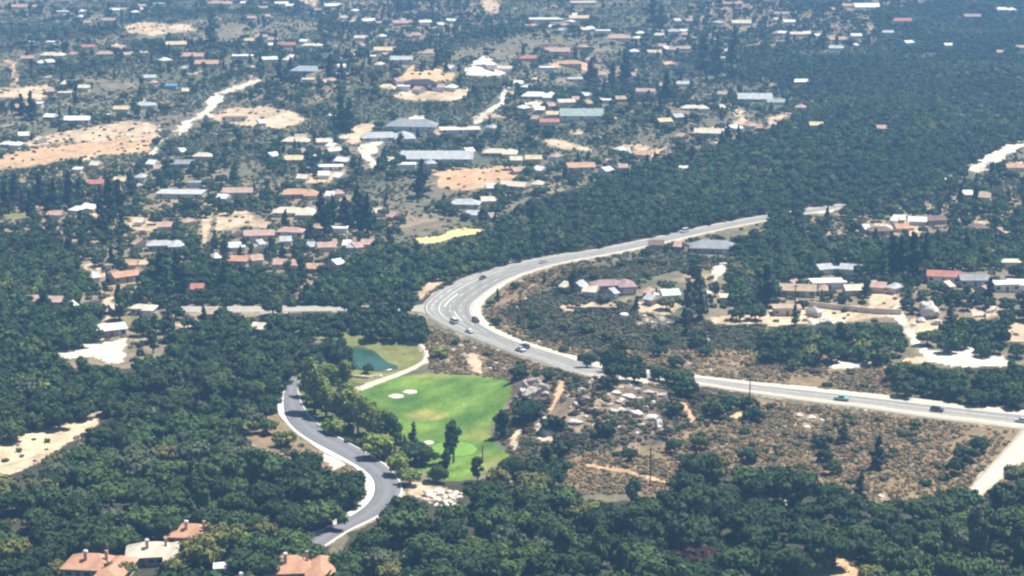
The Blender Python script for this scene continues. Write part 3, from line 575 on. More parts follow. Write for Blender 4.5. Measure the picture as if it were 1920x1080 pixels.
# u|v|width|roof|wall|shape|turn|label
HOUSES = """180|1068|124|tile|cream|L|-6|orange-tiled villa with a white chimney cap
297|1043|114|cream|grey|L|10|cream-roofed villa between two tiled villas
366|1008|106|tile|pink|L|-8|tiled villa behind the cream-roofed villa
560|1073|134|tile|cream|L|9|broad tiled villa by the bottom edge
462|1096|60|tile|pink|hip|-5|tiled roof corner poking over the bottom edge
1770|517|58|red|white|gable|-12|red-gabled house above the sloping lane
1826|524|52|grey|blue|gable|0|grey-roofed wing beside the red-gabled house
1884|533|44|white|white|flat|6|low white house at the edge of the slope
1552|529|62|white|white|flat|4|long white flat-roofed house below the conifers
1496|543|64|tan|tan|gable|-6|tan long shed beside the white flat-roofed house
1548|503|36|pale_grey|white|gable|20|left one of two pale grey gables
1596|504|36|pale_grey|white|gable|-20|right one of two pale grey gables
1650|430|44|brown|tan|hip|8|brown-roofed house in the trees above the gables
1720|412|30|white|cream|gable|-10|
1752|410|34|brown|pink|gable|14|
1835|425|30|brown|tan|hip|6|
1600|540|34|cream|cream|gable|10|
1648|535|24|pink|cream|gable|-20|
1690|425|24|tile|cream|gable|10|
1150|536|76|mauve|tan|L|6|mauve-roofed ranch house inside the highway bend
1108|543|22|cream|white|gable|-14|
1337|463|82|grey|pale|hip|-4|wide grey-roofed house beside the far highway
1255|549|30|white|white|gable|10|
1230|456|24|brown|tan|gable|-6|
1365|555|28|cream|cream|flat|0|
1475|578|50|tan|cream|flat|-2|low tan flat-roofed block on the terrace
1905|530|28|white|white|gable|-6|
1893|492|34|cream|cream|flat|0|
205|617|54|white|tile|gable|28|white-roofed house at the pale drive
233|517|48|tile|pink|gable|32|tilted red-tiled barn in the dark trees
268|580|44|cream|white|L|-8|cream house with a white garage
310|461|66|pale_grey|grey|L|6|grey-brown roofed house with a dark courtyard
244|493|24|orange|cream|gable|0|
172|388|30|white|white|gable|-30|white house glaring between tall dark trees
27|376|22|pink|pink|gable|0|
442|460|28|white|white|gable|10|
448|488|34|tile|cream|gable|-8|
370|538|20|red|white|gable|0|
105|562|22|pink|cream|gable|0|
64|560|18|pink|cream|gable|10|
105|400|24|pink|cream|gable|-10|
310|422|30|pink|cream|gable|8|
395|584|26|tan|cream|gable|0|
490|612|26|cream|white|gable|-12|
563|363|74|orange|pink|L|4|orange-roofed long house under the big conifers
550|398|78|cream|cream|L|-6|cream-roofed ranch house left of a dark cypress clump
486|440|54|pink|cream|gable|8|pink-roofed house with the dirt yard
545|434|48|pink|cream|hip|-8|pink hipped house beside the dirt yard
636|426|30|white|white|flat|0|
704|396|32|cream|white|gable|18|
872|380|54|pale_grey|cream|hip|-6|pale hipped house at the wood's edge
917|374|28|cream|white|gable|10|
888|400|22|pale_grey|white|gable|0|
592|500|28|orange|pink|gable|-8|
525|492|20|pink|cream|gable|4|
612|460|30|pink|cream|gable|10|
690|455|22|pink|cream|gable|0|
340|360|84|pale_grey|cream|flat|-5|big pale flat roof above the dark grove
446|358|52|pink|cream|gable|5|pink-roofed bungalow beside the big flat roof
368|341|28|grey|white|flat|0|
180|342|26|red|cream|gable|10|small red-roofed cottage in the conifers
226|337|20|yellow|cream|gable|-6|
146|316|14|white|white|flat|0|
342|305|42|grey|grey|gable|8|
381|291|34|cream|cream|hip|-8|
440|220|44|brown|white|flat|0|white row house with dark openings
145|223|44|white|pink|gable|4|white house at the head of the tan field
272|196|38|pale_grey|white|hip|6|
228|203|26|yellow|cream|gable|0|
20|270|40|white|white|L|-8|white house cluster at the orange field
45|252|18|white|cream|gable|10|
72|193|14|white|white|flat|0|
122|173|24|cream|cream|flat|4|
157|163|20|cream|white|gable|0|
281|144|20|pale_grey|white|gable|10|
321|160|20|azure|blue|flat|0|bright blue roof on the hillside
555|263|48|cream|cream|hip|-8|cream hipped house left of the courtyard houses
608|264|28|cream|cream|gable|10|
550|297|48|yellow|cream|hip|4|yellow-cream house below the cream hipped house
597|280|22|brown|cream|gable|20|
625|281|24|cream|white|gable|30|
644|300|24|white|pink|gable|-30|
620|311|44|white|white|flat|2|
728|257|96|pale_grey|white|L|6|big white house with a dark-panelled roof
773|234|92|grey|white|hip|-3|long blue-grey roof behind the big white house
862|241|74|cream|white|flat|5|long cream terrace house on the ridge
782|222|28|white|white|flat|0|
820|294|132|pale_grey|cream|gable|-3|very long pale grey barn above the orchard
762|307|34|white|white|flat|3|
937|286|62|cream|pink|L|-6|cream house right of the long barn
608|326|18|white|white|gable|0|
965|346|48|cream|red|gable|-24|white house with a red fascia by the orchard
975|318|30|pink|cream|gable|20|
788|156|58|black|brown|hip|6|black-roofed house on the orange pad
757|161|22|white|white|flat|0|
821|162|22|pink|white|gable|0|
904|120|50|white|white|L|12|bright white house on the pale hilltop pad
945|127|30|cream|white|gable|-14|
576|131|58|blue|grey|hip|-8|bluish grey roofed large house in the trees
578|148|22|cream|white|flat|0|
505|110|28|white|white|gable|20|
537|83|32|red|cream|gable|-4|red-roofed long house high on the slope
585|85|36|cream|cream|L|6|
490|68|20|pink|tan|gable|0|
678|70|24|cream|white|gable|-8|
722|93|40|yellow|cream|gable|3|yellow-roofed strip house high on the slope
701|105|20|white|white|flat|0|
675|114|24|cream|white|gable|0|
752|110|40|pale_grey|white|gable|2|
797|98|44|pink|white|gable|-4|pink-roofed long house by the grey one
755|44|34|pink|pink|gable|0|
796|41|22|white|white|gable|24|
690|38|26|white|white|gable|30|
849|38|22|white|white|gable|-20|
780|65|16|pink|cream|gable|0|
622|10|28|white|white|gable|20|
527|6|24|white|white|gable|20|
492|14|20|pink|cream|gable|0|
545|10|18|white|white|gable|10|
60|78|26|pale_grey|pink|flat|0|
98|103|44|cream|cream|L|0|
52|108|20|pink|cream|gable|0|
165|87|22|red|white|gable|8|
197|100|32|pink|cream|hip|0|
95|78|14|white|white|flat|0|
330|82|36|yellow|cream|gable|14|
362|104|40|pink|cream|gable|-4|
455|104|38|white|cream|flat|4|
388|118|42|orange|cream|gable|0|
465|75|20|yellow|cream|gable|0|
117|21|22|white|white|flat|0|
36|12|30|pink|white|gable|0|
215|18|18|white|white|gable|0|
262|17|10|white|white|gable|0|
300|6|24|pale_grey|white|flat|0|
412|6|44|pink|cream|L|0|
460|5|16|white|white|gable|0|
205|37|22|pink|cream|gable|0|
472|33|14|pink|white|gable|0|
1093|4|46|cream|white|flat|3|
1024|35|62|white|cream|flat|2|long white roof near the skyline
1085|33|34|yellow|cream|gable|0|
1032|51|20|white|white|gable|0|
1130|57|28|white|white|flat|3|
1158|70|46|pink|white|hip|0|
1235|65|20|cream|pink|gable|0|
1250|58|18|pale_grey|white|gable|0|
1225|97|28|yellow|white|gable|0|
1280|90|26|tan|cream|gable|6|
1045|95|44|pink|cream|gable|0|
1290|38|18|mauve|pink|gable|40|
1390|42|34|cream|white|gable|0|
1370|6|40|pink|pink|flat|0|
990|108|32|red|pink|hip|8|red hipped house above the orange pad
1070|118|40|orange|cream|hip|0|
1025|126|26|white|white|flat|0|
1086|147|44|pale_grey|white|flat|4|
968|155|22|white|white|gable|0|
1012|180|66|white|cream|L|-4|large white-roofed house on the near ridge
1061|190|30|cream|white|gable|12|
1040|213|28|yellow|cream|gable|0|
1090|214|78|green|white|gable|-2|long green-grey roof below the near ridge
1030|227|34|red|white|gable|4|
1012|204|16|white|pink|gable|0|
1135|187|22|white|white|flat|0|
1210|170|34|pink|white|gable|-6|tall white house with a pink roof on the right
1280|156|24|pale_grey|white|gable|0|
1303|202|46|cream|white|L|8|
1245|226|24|yellow|cream|gable|20|
1330|247|52|cream|cream|gable|-10|
1372|239|38|white|white|L|0|
1204|288|30|orange|white|gable|-12|
1168|312|14|pink|white|gable|0|
1088|311|50|orange|cream|gable|6|
1000|296|28|yellow|cream|gable|0|
968|298|20|cream|cream|gable|0|
1282|316|14|white|yellow|gable|0|
1415|183|62|pale_grey|blue|gable|-3|long grey-blue barn at the wood's edge
1455|190|34|green|white|gable|6|
1500|152|26|white|pink|gable|10|
1530|233|22|yellow|yellow|gable|0|lone yellow cottage sunk in the forest
1653|239|16|pink|white|gable|0|lone pink cottage sunk in the forest
1624|12|46|white|yellow|gable|6|white-roofed house on the top right skyline
1592|10|26|pink|white|gable|0|
1690|38|34|red|white|gable|3|red-roofed house high in the far forest
1570|73|30|tan|cream|gable|0|
1605|66|18|white|white|gable|0|
1567|89|26|pale_grey|white|gable|0|
1495|63|26|cream|cream|gable|0|
1512|62|12|white|white|gable|0|
1465|25|26|mauve|white|gable|0|
1885|18|40|white|white|L|0|
1822|30|30|mauve|grey|gable|0|
1877|97|16|tan|cream|gable|0|small tan house alone in the far forest
1778|84|14|white|white|gable|0|
1702|79|18|white|white|gable|30|
1664|60|20|pale_grey|white|gable|0|
1915|88|20|pink|white|gable|0|
1480|40|22|white|white|gable|0|
1905|312|34|orange|white|gable|-6|orange-roofed house by the pale far lane
1775|334|16|white|pink|gable|0|
1340|133|22|white|white|gable|0|
1355|110|16|white|white|gable|0|
1180|140|18|pink|white|gable|0|
1660|428|16|white|white|gable|0|
1812|362|18|white|red|gable|0|"""
for row in HOUSES.split('\n'):
    u, v, wp, rf, wl, sh, tn, lb = row.split('|')
    wl = {'pale': 'grey', 'tile': 'pink', 'red': 'pink', 'yellow': 'cream'}.get(wl, wl)
    house(float(u), float(v), float(wp), rf, wl, sh, float(tn) + random.uniform(-3, 3), lb or None, near=float(v) > 980)
wht = [(420,1060,30,'white garden pavilion between the tiled villas'), (585,522,9,None), (1170,592,16,'white domed tank on the brown bank')]
house(420, 1061, 34, 'white', 'white', 'flat', 8, 'white garden pavilion between the tiled villas', name='garden_pavilion', deep=4.0)
# ------------------------------------------------------------------ boulders
SHEDS = []
for row in HOUSES.split('\n'):
    u, v, wp = (float(q) for q in row.split('|')[:3])
    for q in range(2):
        if v < 620 and random.random() < .62:
            uu, v2, w2 = u + random.choice([-1, 1]) * (wp * .6 + random.uniform(8, 30)), v + random.uniform(-9, 10), random.uniform(8, 19)
            if 5 < uu < 1915 and v2 > 4 and int(cls_at(uu, v2)) in (FAR, SUB, TAN, ORANGE, PALE, GREY):
                house(uu, v2, w2, random.choice(['white', 'cream', 'pale_grey', 'white', 'pink', 'tan']), random.choice(['white', 'white', 'cream', 'tan']), random.choice(['gable', 'gable', 'hip']), random.uniform(-50, 50), name='shed', look=None)
def rock_mesh(seed, m):
    r_ = np.random.default_rng(seed); bm = bmesh.new(); bmesh.ops.create_icosphere(bm, subdivisions=4, radius=1)
    k = r_.normal(size=(14, 3)); k /= np.linalg.norm(k, axis=1)[:, None]; d = r_.uniform(.5, .9, 14)
    for v_ in bm.verts:
        p = np.array(v_.co)
        for a, b_ in zip(k, d):
            t = p @ a
            if t > b_: p = p - a * (t - b_) * .85
        p *= 1 + .09 * math.sin(p[0] * 6 + seed) * math.sin(p[1] * 7) + .05 * math.sin(p[2] * 15 + p[0] * 11) - .16 * math.exp(-((p[0] * .7 + p[1] * .5 - .15 * math.sin(p[2] * 4)) / .07) ** 2)
        v_.co = p
    me = bpy.data.meshes.new('boulder'); bm.to_mesh(me); bm.free(); me.materials.append(m); me.polygons.foreach_set('use_smooth', [True] * len(me.polygons)); return me
RK = [rock_mesh(k, M['rock']) for k in range(5)]; RP = [rock_mesh(k + 20, M['palerock']) for k in range(5)]
def boulder(u, v, wpx, flatness, pale, look=None, label=None):
    paint(STONE, ell(u, v - wpx * .1, wpx * .55, wpx * .45, 10), only=[BROWN, ROCKY, WOOD, GREY, SUB])
    x, y, z = P(u, v, .4); s = project(x, y, z)[2]; r = wpx / s / 2 * 1.2
    o = link('boulder', (RP if pale else RK)[random.randrange(5)], None, (x, y, z + r * flatness * .25), random.uniform(0, 6.28))
    o.scale = (r, r * random.uniform(.6, 1.0), r * flatness); tag(o, label, 'boulder', 'granite boulders')
    if not label: later(o, look or f"{'pale' if pale else 'grey-tan'} {'flat' if flatness < .5 else 'rounded'} {'big ' if wpx > 17 else 'small ' if wpx < 9 else ''}boulder", u, v)
    return o
for t in """988,724,32,.75,0;1003,720,32,.8,0;998,737,38,.6,0;980,735,24,.7,0;1016,729,28,.7,0;1006,730,26,.9,0;992,742,22,.6,0;1022,738,16,.7,0;972,742,9,.6,0;994,780,15,.8,0;1022,785,14,.6,1;1008,797,12,.6,1;1026,812,24,.7,1;1018,805,16,.8,0;1010,822,12,.6,1;
1078,792,28,.45,1;1155,735,22,.3,1;1180,742,26,.3,1;1165,748,16,.4,1;1160,751,20,.3,0;1175,715,26,.35,1;1185,720,14,.4,1;1208,717,12,.5,1;1150,770,20,.5,0;1165,768,14,.6,1;1178,771,16,.7,0;1195,777,22,.7,1;1188,772,14,.5,1;1222,783,28,.45,1;1234,793,16,.9,1;1237,800,10,1,1;
1078,757,11,.9,1;1105,718,9,.9,1;1111,704,7,.6,1;1110,711,7,.7,1;1117,766,11,.9,0;1120,758,8,.5,0;1062,742,6,.7,1;1067,740,5,.7,1;1225,753,10,.6,1;1230,735,12,.4,0;1215,735,24,.4,0;1240,740,22,.4,0;1264,783,8,.9,1;1195,810,9,.5,1;1290,680,7,.6,1;1332,692,6,.5,1;
1500,779,18,.5,1;1523,783,18,.5,1;1540,787,10,.6,1;1513,800,14,.5,1;1727,817,9,.8,0;1742,590,42,.9,1;1728,602,20,.6,1;1755,606,22,.6,1;1715,608,14,.6,1;1545,602,34,.5,1;1525,606,22,.5,1;1560,606,18,.5,1;1510,600,14,.6,0;1580,603,14,.5,1;1860,582,26,.5,1;1838,592,20,.4,1;1850,575,14,.6,1;
1640,1,8,.5,1;800,922,16,.6,1;812,932,14,.6,1;828,926,20,.6,1;835,940,14,.5,1;845,930,16,.7,1;856,924,14,.6,1;862,932,12,.6,1;822,936,10,.6,1;850,944,12,.5,1;792,926,10,.6,1;806,941,10,.6,0;818,945,12,.5,1;
650,930,12,.8,1;648,912,9,.7,1;600,855,12,.5,1;1042,900,12,.6,1;1651,930,12,.7,1;1480,945,14,.4,1;1472,938,8,.6,1;1524,945,9,.5,1;1281,945,14,.7,1;955,900,14,.3,0;950,870,8,.5,0;965,835,8,.5,1;1207,592,10,.5,1;1212,600,16,.4,0;1225,604,14,.5,0;1240,598,18,.5,0;1200,606,12,.4,0;1255,605,12,.5,0;1117,621,6,.8,1;1328,637,8,.9,1;1057,615,5,.7,1;
875,668,8,.6,0;850,655,7,.6,1;866,647,9,.5,1;930,680,9,.5,0;945,690,8,.5,0;828,660,7,.6,1;960,698,9,.4,1;1000,705,8,.4,1;1020,705,9,.4,1;680,706,12,.5,1;712,704,14,.5,1;600,800,9,.6,1;615,806,10,.5,1;765,852,12,.5,1;708,846,10,.6,1;
1092,728,8,.6,1;1100,745,9,.6,0;1132,722,10,.5,1;1140,740,9,.6,1;1128,752,8,.6,0;1145,758,12,.5,1;1098,780,10,.6,1;1110,795,8,.6,0;1135,790,9,.5,1;1200,745,12,.4,1;1212,762,10,.6,1;1205,795,9,.6,1;1248,770,10,.6,1;1255,752,9,.5,0;1270,765,8,.6,1;1165,725,10,.5,1;1195,728,12,.4,1;1070,762,9,.6,0;1045,790,8,.6,1;1085,810,9,.5,0;1160,800,9,.5,1;905,672,8,.6,0;918,690,8,.5,1;840,675,8,.5,0;890,652,7,.6,1;985,560,9,.5,1;968,575,8,.5,0;950,612,7,.6,1;1010,640,7,.5,1;
803,929,12,.7,1;818,920,13,.6,1;834,931,15,.6,1;842,922,12,.7,1;851,936,12,.6,1;866,925,10,.6,1;838,946,11,.6,1;826,947,9,.6,1;796,934,9,.6,1;858,945,8,.5,1;872,918,9,.6,1;846,940,9,.6,1;812,937,8,.6,1;853,926,10,.7,1;829,917,9,.5,1""".replace('\n', '').split(';'):
    a = t.split(','); boulder(float(a[0]), float(a[1]), float(a[2]), float(a[3]), a[4] == '1')
dome = empty('water_tank', P(1170, 593, .5)); tag(dome, 'white domed tank on the brown bank', 'water tank')
ang = np.linspace(0, math.pi / 2, 6); dv = [(1.9 * math.cos(a) * math.cos(t), 1.9 * math.cos(a) * math.sin(t), 1.2 + .8 * math.sin(a)) for a in ang for t in np.linspace(0, 6.2832, 17)[:-1]]
link('dome_lid', mesh('dome_lid', dv, [(r*16+i, r*16+(i+1)%16, (r+1)*16+(i+1)%16, (r+1)*16+i) for r in range(5) for i in range(16)], M['wall_white'], True), dome)
B().tube([(0, 0, -.5), (0, 0, 1.2)], 1.85, 16).build('tank_wall', M['wall_cream'], dome)
# ------------------------------------------------------------------ vehicles
def paint_mat(name, c, rough=.3):
    m, n, l, b = mat(name, rough, .5); b.inputs['Base Color'].default_value = (*c, 1)
    l.new(ramp(n, l, noise(n, l, 1.5, 3, n.new('ShaderNodeTexCoord').outputs['Object']), [(.3, tuple(x * .85 for x in c)), (.7, c)]), b.inputs['Base Color']); b.inputs['Coat Weight'].default_value = .4; return m
PAINT = dict(white=paint_mat('white_car_paint', (.78, .78, .77)), dark=paint_mat('dark_car_paint', (.03, .035, .045)), blue=paint_mat('blue_car_paint', (.05, .10, .17)), teal=paint_mat('teal_car_paint', (.25, .50, .45)), green=paint_mat('green_car_paint', (.03, .08, .065)), silver=paint_mat('silver_car_paint', (.5, .51, .52)), purple=paint_mat('purple_car_paint', (.08, .07, .14)))
M['tyre'] = speckled('tyre_rubber', (.02, .02, .02), .2, 5); M['rim'] = mat('rim_metal', .35, .5)[0]; M['rim'].node_tree.nodes['Principled BSDF'].inputs['Base Color'].default_value = (.5, .5, .5, 1)
M['lamp'] = mat('lamp_lens', .2, .5)[0]; M['lamp'].node_tree.nodes['Principled BSDF'].inputs['Base Color'].default_value = (.8, .8, .75, 1)
M['tail'] = mat('tail_lens', .25, .5)[0]; M['tail'].node_tree.nodes['Principled BSDF'].inputs['Base Color'].default_value = (.4, .02, .02, 1)
def profile(pts, w0, w1, zsplit):
    """side outline extruded across, narrowing above zsplit"""
    n_ = len(pts); vs = []
    for sgn in (-1, 1):
        for x, z in pts: vs.append((x, sgn * (w0 if z <= zsplit else w1) / 2, z))
    f = [tuple(range(n_))[::-1], tuple(range(n_, 2 * n_))] + [(i, (i + 1) % n_, n_ + (i + 1) % n_, n_ + i) for i in range(n_)]
    return vs, [q[::-1] for q in f]
KIND = dict(
 sedan=([(-2.25,.35),(2.2,.35),(2.28,.62),(2.1,.78),(1.05,.92),(-1.5,.95),(-2.2,.88),(-2.3,.6)], [(1.05,.92),(.35,1.38),(-.9,1.40),(-1.6,.95)], [(.33,1.375),(.25,1.44),(-.85,1.45),(-.93,1.395)], 1.76),
 suv=([(-2.3,.42),(2.25,.42),(2.32,.75),(2.2,1.0),(1.2,1.10),(-2.2,1.12),(-2.35,.8)], [(1.2,1.10),(.6,1.68),(-2.0,1.70),(-2.2,1.12)], [(.55,1.675),(.45,1.78),(-1.95,1.78),(-2.02,1.695)], 1.86),
 van=([(-2.7,.42),(2.4,.42),(2.55,.8),(2.4,1.15),(1.7,1.25),(-2.7,1.25),(-2.75,.8)], [(1.7,1.25),(1.0,2.0),(-2.62,2.05),(-2.7,1.25)], [(.95,2.0),(.8,2.14),(-2.6,2.14),(-2.65,2.04)], 1.95),
 pickup=([(-2.7,.5),(2.6,.5),(2.68,.85),(2.5,1.1),(1.3,1.15),(.9,1.15),(-.8,1.15),(-2.65,1.15),(-2.72,.8)], [(1.25,1.15),(.6,1.72),(-.5,1.74),(-.85,1.15)], [(.55,1.72),(.45,1.80),(-.45,1.81),(-.52,1.74)], 1.9))
CAR = {}
def car_parts(kind):
    if kind in CAR: return CAR[kind]
    body, glass, top, w_ = KIND[kind]; bm_parts = []
    bv, bf = profile(body, w_, w_, 9); gv_, gf = profile(glass, w_ - .06, w_ - .42, glass[0][1] + .05); tv, tf = profile(top, w_ - .4, w_ - .5, 9)
    wr = .34 if kind == 'sedan' else .38; xs = (body[1][0] - .85, body[0][0] + .85)
    CAR[kind] = (mesh('body', bv, bf, M['trim']), mesh('window', gv_, gf, M['glass']), mesh('roof', tv, tf, M['trim']), wr, xs, w_, body); return CAR[kind]
def wheel_meshes(r):
    k = 'wheel%.2f' % r
    if k not in CAR: CAR[k] = (mesh('wheel', *_tube(r, .11), M['tyre']), mesh('rim', *_tube(r * .6, .125), M['rim']))
    return CAR[k]
def _tube(r, h):
    b_ = B().tube([(0, -h, 0), (0, h, 0)], r, 14); return b_.v, b_.f
CARSPEC = [(905,521,'sedan','purple','dark purple sedan on the upper highway bend',0),(959,491,'suv','white','white car hugging the outer edge of the far highway',0),(1019,491,'sedan','white','white sedan in the middle of the far highway',1),
 (851,603,'van','white','white van on the highway just past the junction',1),(892,601,'suv','dark','dark blue-black car in the inner lane of the bend',0),(880,621,'sedan','white','small white sedan following below the white van',1),
 (984,650,'suv','blue','blue car passing beside the white pickup',1),(976,656,'pickup','white','white pickup beside the blue car',1),(1578,748,'pickup','teal','pale teal pickup on the straight highway',1),(1757,769,'suv','green','dark green car on the straight highway',0),(1916,789,'sedan','silver','silver car at the dirt side road turnoff',1),(1283,434,'van','white','white van far along the highway beyond the bend',0),
 (281,681,'sedan','blue','blue car parked beside the pale drive',0),(254,674,'sedan','dark','black car parked under trees by the pale drive',0),(129,388,'sedan','silver','',0)][:14]
def heading(x, y):
    mid = (HW[0] + HW[1]) / 2; k = int(np.argmin(np.hypot(mid[:, 0] - x, mid[:, 1] - y))); k = min(max(k, 1), len(mid) - 2); d = mid[k+1] - mid[k-1]; return math.atan2(d[1], d[0])
for u, v, kind, colr, lb, flip in CARSPEC:
    x, y, z = P(u, v, .7); hw = v < 660 or v > 700
    if u < 300: hw = False
    rz = heading(x, y) + (math.pi if flip else 0) if hw else random.uniform(-.3, .3)
    body, glass, top, wr, xs, w_, prof = car_parts(kind)
    root = empty('car' if kind in ('sedan', 'suv') else kind, (x, y, z + (.26 if hw else .05)), rz); tag(root, lb, 'car' if kind in ('sedan', 'suv') else kind, 'vehicles on the roads' if hw else 'cars parked by the pale drive')
    for me, nm in ((body, 'body'), (top, 'roof')):
        o = link(nm, me, root); o.material_slots[0].link = 'OBJECT'; o.material_slots[0].material = PAINT[colr]
    link('window', glass, root); tyre, rim = wheel_meshes(wr)
    for a in xs:
        for sg in (-1, 1):
            wh = link('wheel', tyre, root, (a, sg * (w_ / 2 - .08), wr)); link('rim', rim, wh)
    for sg in (-1, 1):
        B().box(prof[2][0] - .14, prof[2][0] + .02, sg*w_*.36 - .2, sg*w_*.36 + .2, prof[2][1] - .1, prof[2][1] + .06).build('headlight', M['lamp'], root)
        B().box(prof[-1][0] - .02, prof[-1][0] + .12, sg*w_*.38 - .16, sg*w_*.38 + .16, prof[-1][1] - .02, prof[-1][1] + .16).build('tail_light', M['tail'], root)
    LM.append((lb, u, v)) if len(lb.split()) <= 6 else None
# ------------------------------------------------------------------ poles, wall, flag
M['pole'] = speckled('creosoted_wood', (.075, .055, .045), .3, 2)
for u, v, h, lb in ((1219,912,13,'brown utility pole standing in the dry brush field'), (1405,770,12,'utility pole beside the bare gap in the highway'), (1490,590,13,'utility pole in front of the tan terrace'), (1431,572,18,'tall dark mast pole above the terraced garden'), (905,868,6,'thin bare post behind the putting green')):
    root = empty('utility_pole', P(u, v), .5); tag(root, lb, 'utility pole', 'utility poles')
    B().tube([(0, 0, -.5), (0, 0, h)], [.24, .17], 8).build('pole', M['pole'], root)
    if h > 8:
        B().box(-1.3, 1.3, -.09, .09, h - 1.1, h - .85).build('crossarm', M['pole'], root)
        for k in (-1.15, -.5, .5, 1.15): B().tube([(k, 0, h - .85), (k, 0, h - .6)], .07, 6).build('insulator', M['trim'], root)
def low_wall(name, pts, h, m, lb, cat):
    p = [P(*q) for q in pts]; b_ = B()
    for a, c in zip(p, p[1:]):
        d = Vector((c[0] - a[0], c[1] - a[1], 0)).normalized(); nn = Vector((-d.y, d.x, 0)) * .25; z0, z1 = min(a[2], c[2]) - .6, max(a[2], c[2]) + h
        b_.add([(a[0]-nn.x,a[1]-nn.y,z0),(c[0]-nn.x,c[1]-nn.y,z0),(c[0]+nn.x,c[1]+nn.y,z0),(a[0]+nn.x,a[1]+nn.y,z0),(a[0]-nn.x,a[1]-nn.y,z1),(c[0]-nn.x,c[1]-nn.y,z1),(c[0]+nn.x,c[1]+nn.y,z1),(a[0]+nn.x,a[1]+nn.y,z1)],
               [(0,3,2,1),(4,5,6,7),(0,1,5,4),(1,2,6,5),(2,3,7,6),(3,0,4,7)])
    tag(b_.build(name, m), lb, cat)
low_wall('retaining_wall', [(1492,573),(1540,577),(1580,582),(1640,588),(1690,590)], 2.2, M['wall_cream'], 'long cream retaining wall along the terrace', 'wall')
low_wall('retaining_wall', [(1062,578),(1100,581),(1150,580)], 1.0, M['wall_tan'], 'low tan wall below the mauve-roofed ranch house', 'wall')
low_wall('retaining_wall', [(655,707),(690,710),(715,706)], .8, M['palerock'], 'short pale stone wall at the near pond bank', 'wall')
# ------------------------------------------------------------------ foliage
def lobes_crown(seed, lobes, per, size, core=True):
    """crown of leaf clumps: quads spread over and through overlapping lobes, on solid inner lobes added to block light"""
    r_ = np.random.default_rng(seed); vs, fs = [], []
    L = [(np.array(c), np.array(rr)) for c, rr in lobes]
    for i, (c, rr) in enumerate(L):
        n_ = int(per * (rr[0] * rr[2]) / .16)
        d = r_.normal(size=(n_, 3)); d /= np.linalg.norm(d, axis=1)[:, None]; d = d[d[:, 2] > -.75]
        for q in d:
            p = c + rr * q * r_.uniform(.72, 1.10)
            if any(j != i and np.sum(((p - c2) / r2) ** 2) < .62 for j, (c2, r2) in enumerate(L)): continue
            nn = q + r_.normal(size=3) * .33 + np.array([0, 0, .15]); nn /= np.linalg.norm(nn)
            a = np.cross(nn, r_.normal(size=3)); a /= np.linalg.norm(a); b_ = np.cross(nn, a)
            s = size * r_.uniform(.55, 1.3); k = len(vs)
            vs += [p - a*s - b_*s*.6, p + a*s*.7 - b_*s*r_.uniform(.5, 1), p + a*s*r_.uniform(.6, 1.1) + b_*s*.8, p - a*s*.5 + b_*s*r_.uniform(.7, 1.2)]
            fs.append((k, k+1, k+2, k+3))
        if core:  # solid lobe in the same foliage material, added to stop light leaking through
            bm = bmesh.new(); bmesh.ops.create_icosphere(bm, subdivisions=1, radius=.84); k = len(vs)
            vs += [c + rr * np.array(v_.co) for v_ in bm.verts]; fs += [tuple(k + v_.index for v_ in f.verts) for f in bm.faces]; bm.free()
    return vs, fs
def oak_lobes(seed):
    r_ = np.random.default_rng(seed); n_ = r_.integers(9, 14); out = [((0, 0, .85), (.6, .6, .5))]
    for k in range(n_):
        t = 6.283 * k / n_ + r_.uniform(-.4, .4); q = r_.uniform(.35, .78); s = r_.uniform(.26, .44)
        out.append(((q * math.cos(t), q * math.sin(t), r_.uniform(.55, 1.30 - .45 * q)), (s, s * r_.uniform(.8, 1.1), s * r_.uniform(.7, .95))))
    return out
def trunk_mesh(kind, m):
    b_ = B()
    if kind == 'oak':
        b_.tube([(0,0,-.15),(.02,.01,.25),(.0,.03,.5)], [.10,.075,.06], 7)
        for t in (0.3, 2.2, 4.4): b_.tube([(0,.02,.4),(.25*math.cos(t),.25*math.sin(t),.7),(.5*math.cos(t),.5*math.sin(t),.95)], [.05,.035,.015], 5)
    elif kind == 'tall':
        b_.tube([(0,0,-.2),(.03,.02,1.0),(-.02,.03,2.3)], [.09,.07,.03], 7)
        for t, z in ((.5,.9),(2.5,1.2),(4.4,1.5)): b_.tube([(0,.02,z),(.3*math.cos(t),.3*math.sin(t),z+.4)], [.04,.015], 5)
    else: b_.tube([(0,0,-.2),(.0,.02,1.2),(0,0,2.6)], [.09,.07,.02], 7)
    return mesh('trunk', b_.v, b_.f, m)
OAKL = [oak_lobes(100 + k) for k in range(6)]
def tall_lobes(seed):
    r_ = np.random.default_rng(seed); out = []
    for k in range(12):
        z = .8 + 1.7 * k / 11; t = r_.uniform(0, 6.28); q = r_.uniform(.1, .5) * (1.25 - abs(z - 1.4) * .55); s = r_.uniform(.24, .42)
        out.append(((q*math.cos(t), q*math.sin(t), z), (s, s, s * r_.uniform(.8, 1.3))))
    return out
def conifer_lobes(seed):
    r_ = np.random.default_rng(seed); out = []
    for k in range(16):
        z = .45 + 2.3 * k / 15; w_ = .62 * (1 - (z - .45) / 2.5) + .10; t = r_.uniform(0, 6.28)
        out.append(((w_*.5*math.cos(t), w_*.5*math.sin(t), z), (w_*.75, w_*.75, .26)))
    return out
def cypress_lobes(seed):
    r_ = np.random.default_rng(seed)
    return [((r_.uniform(-.06,.06), r_.uniform(-.06,.06), .35 + 2.9*k/9), (.36*(1-abs(k-3.5)/9.5),)*2 + (.34,)) for k in range(10)]
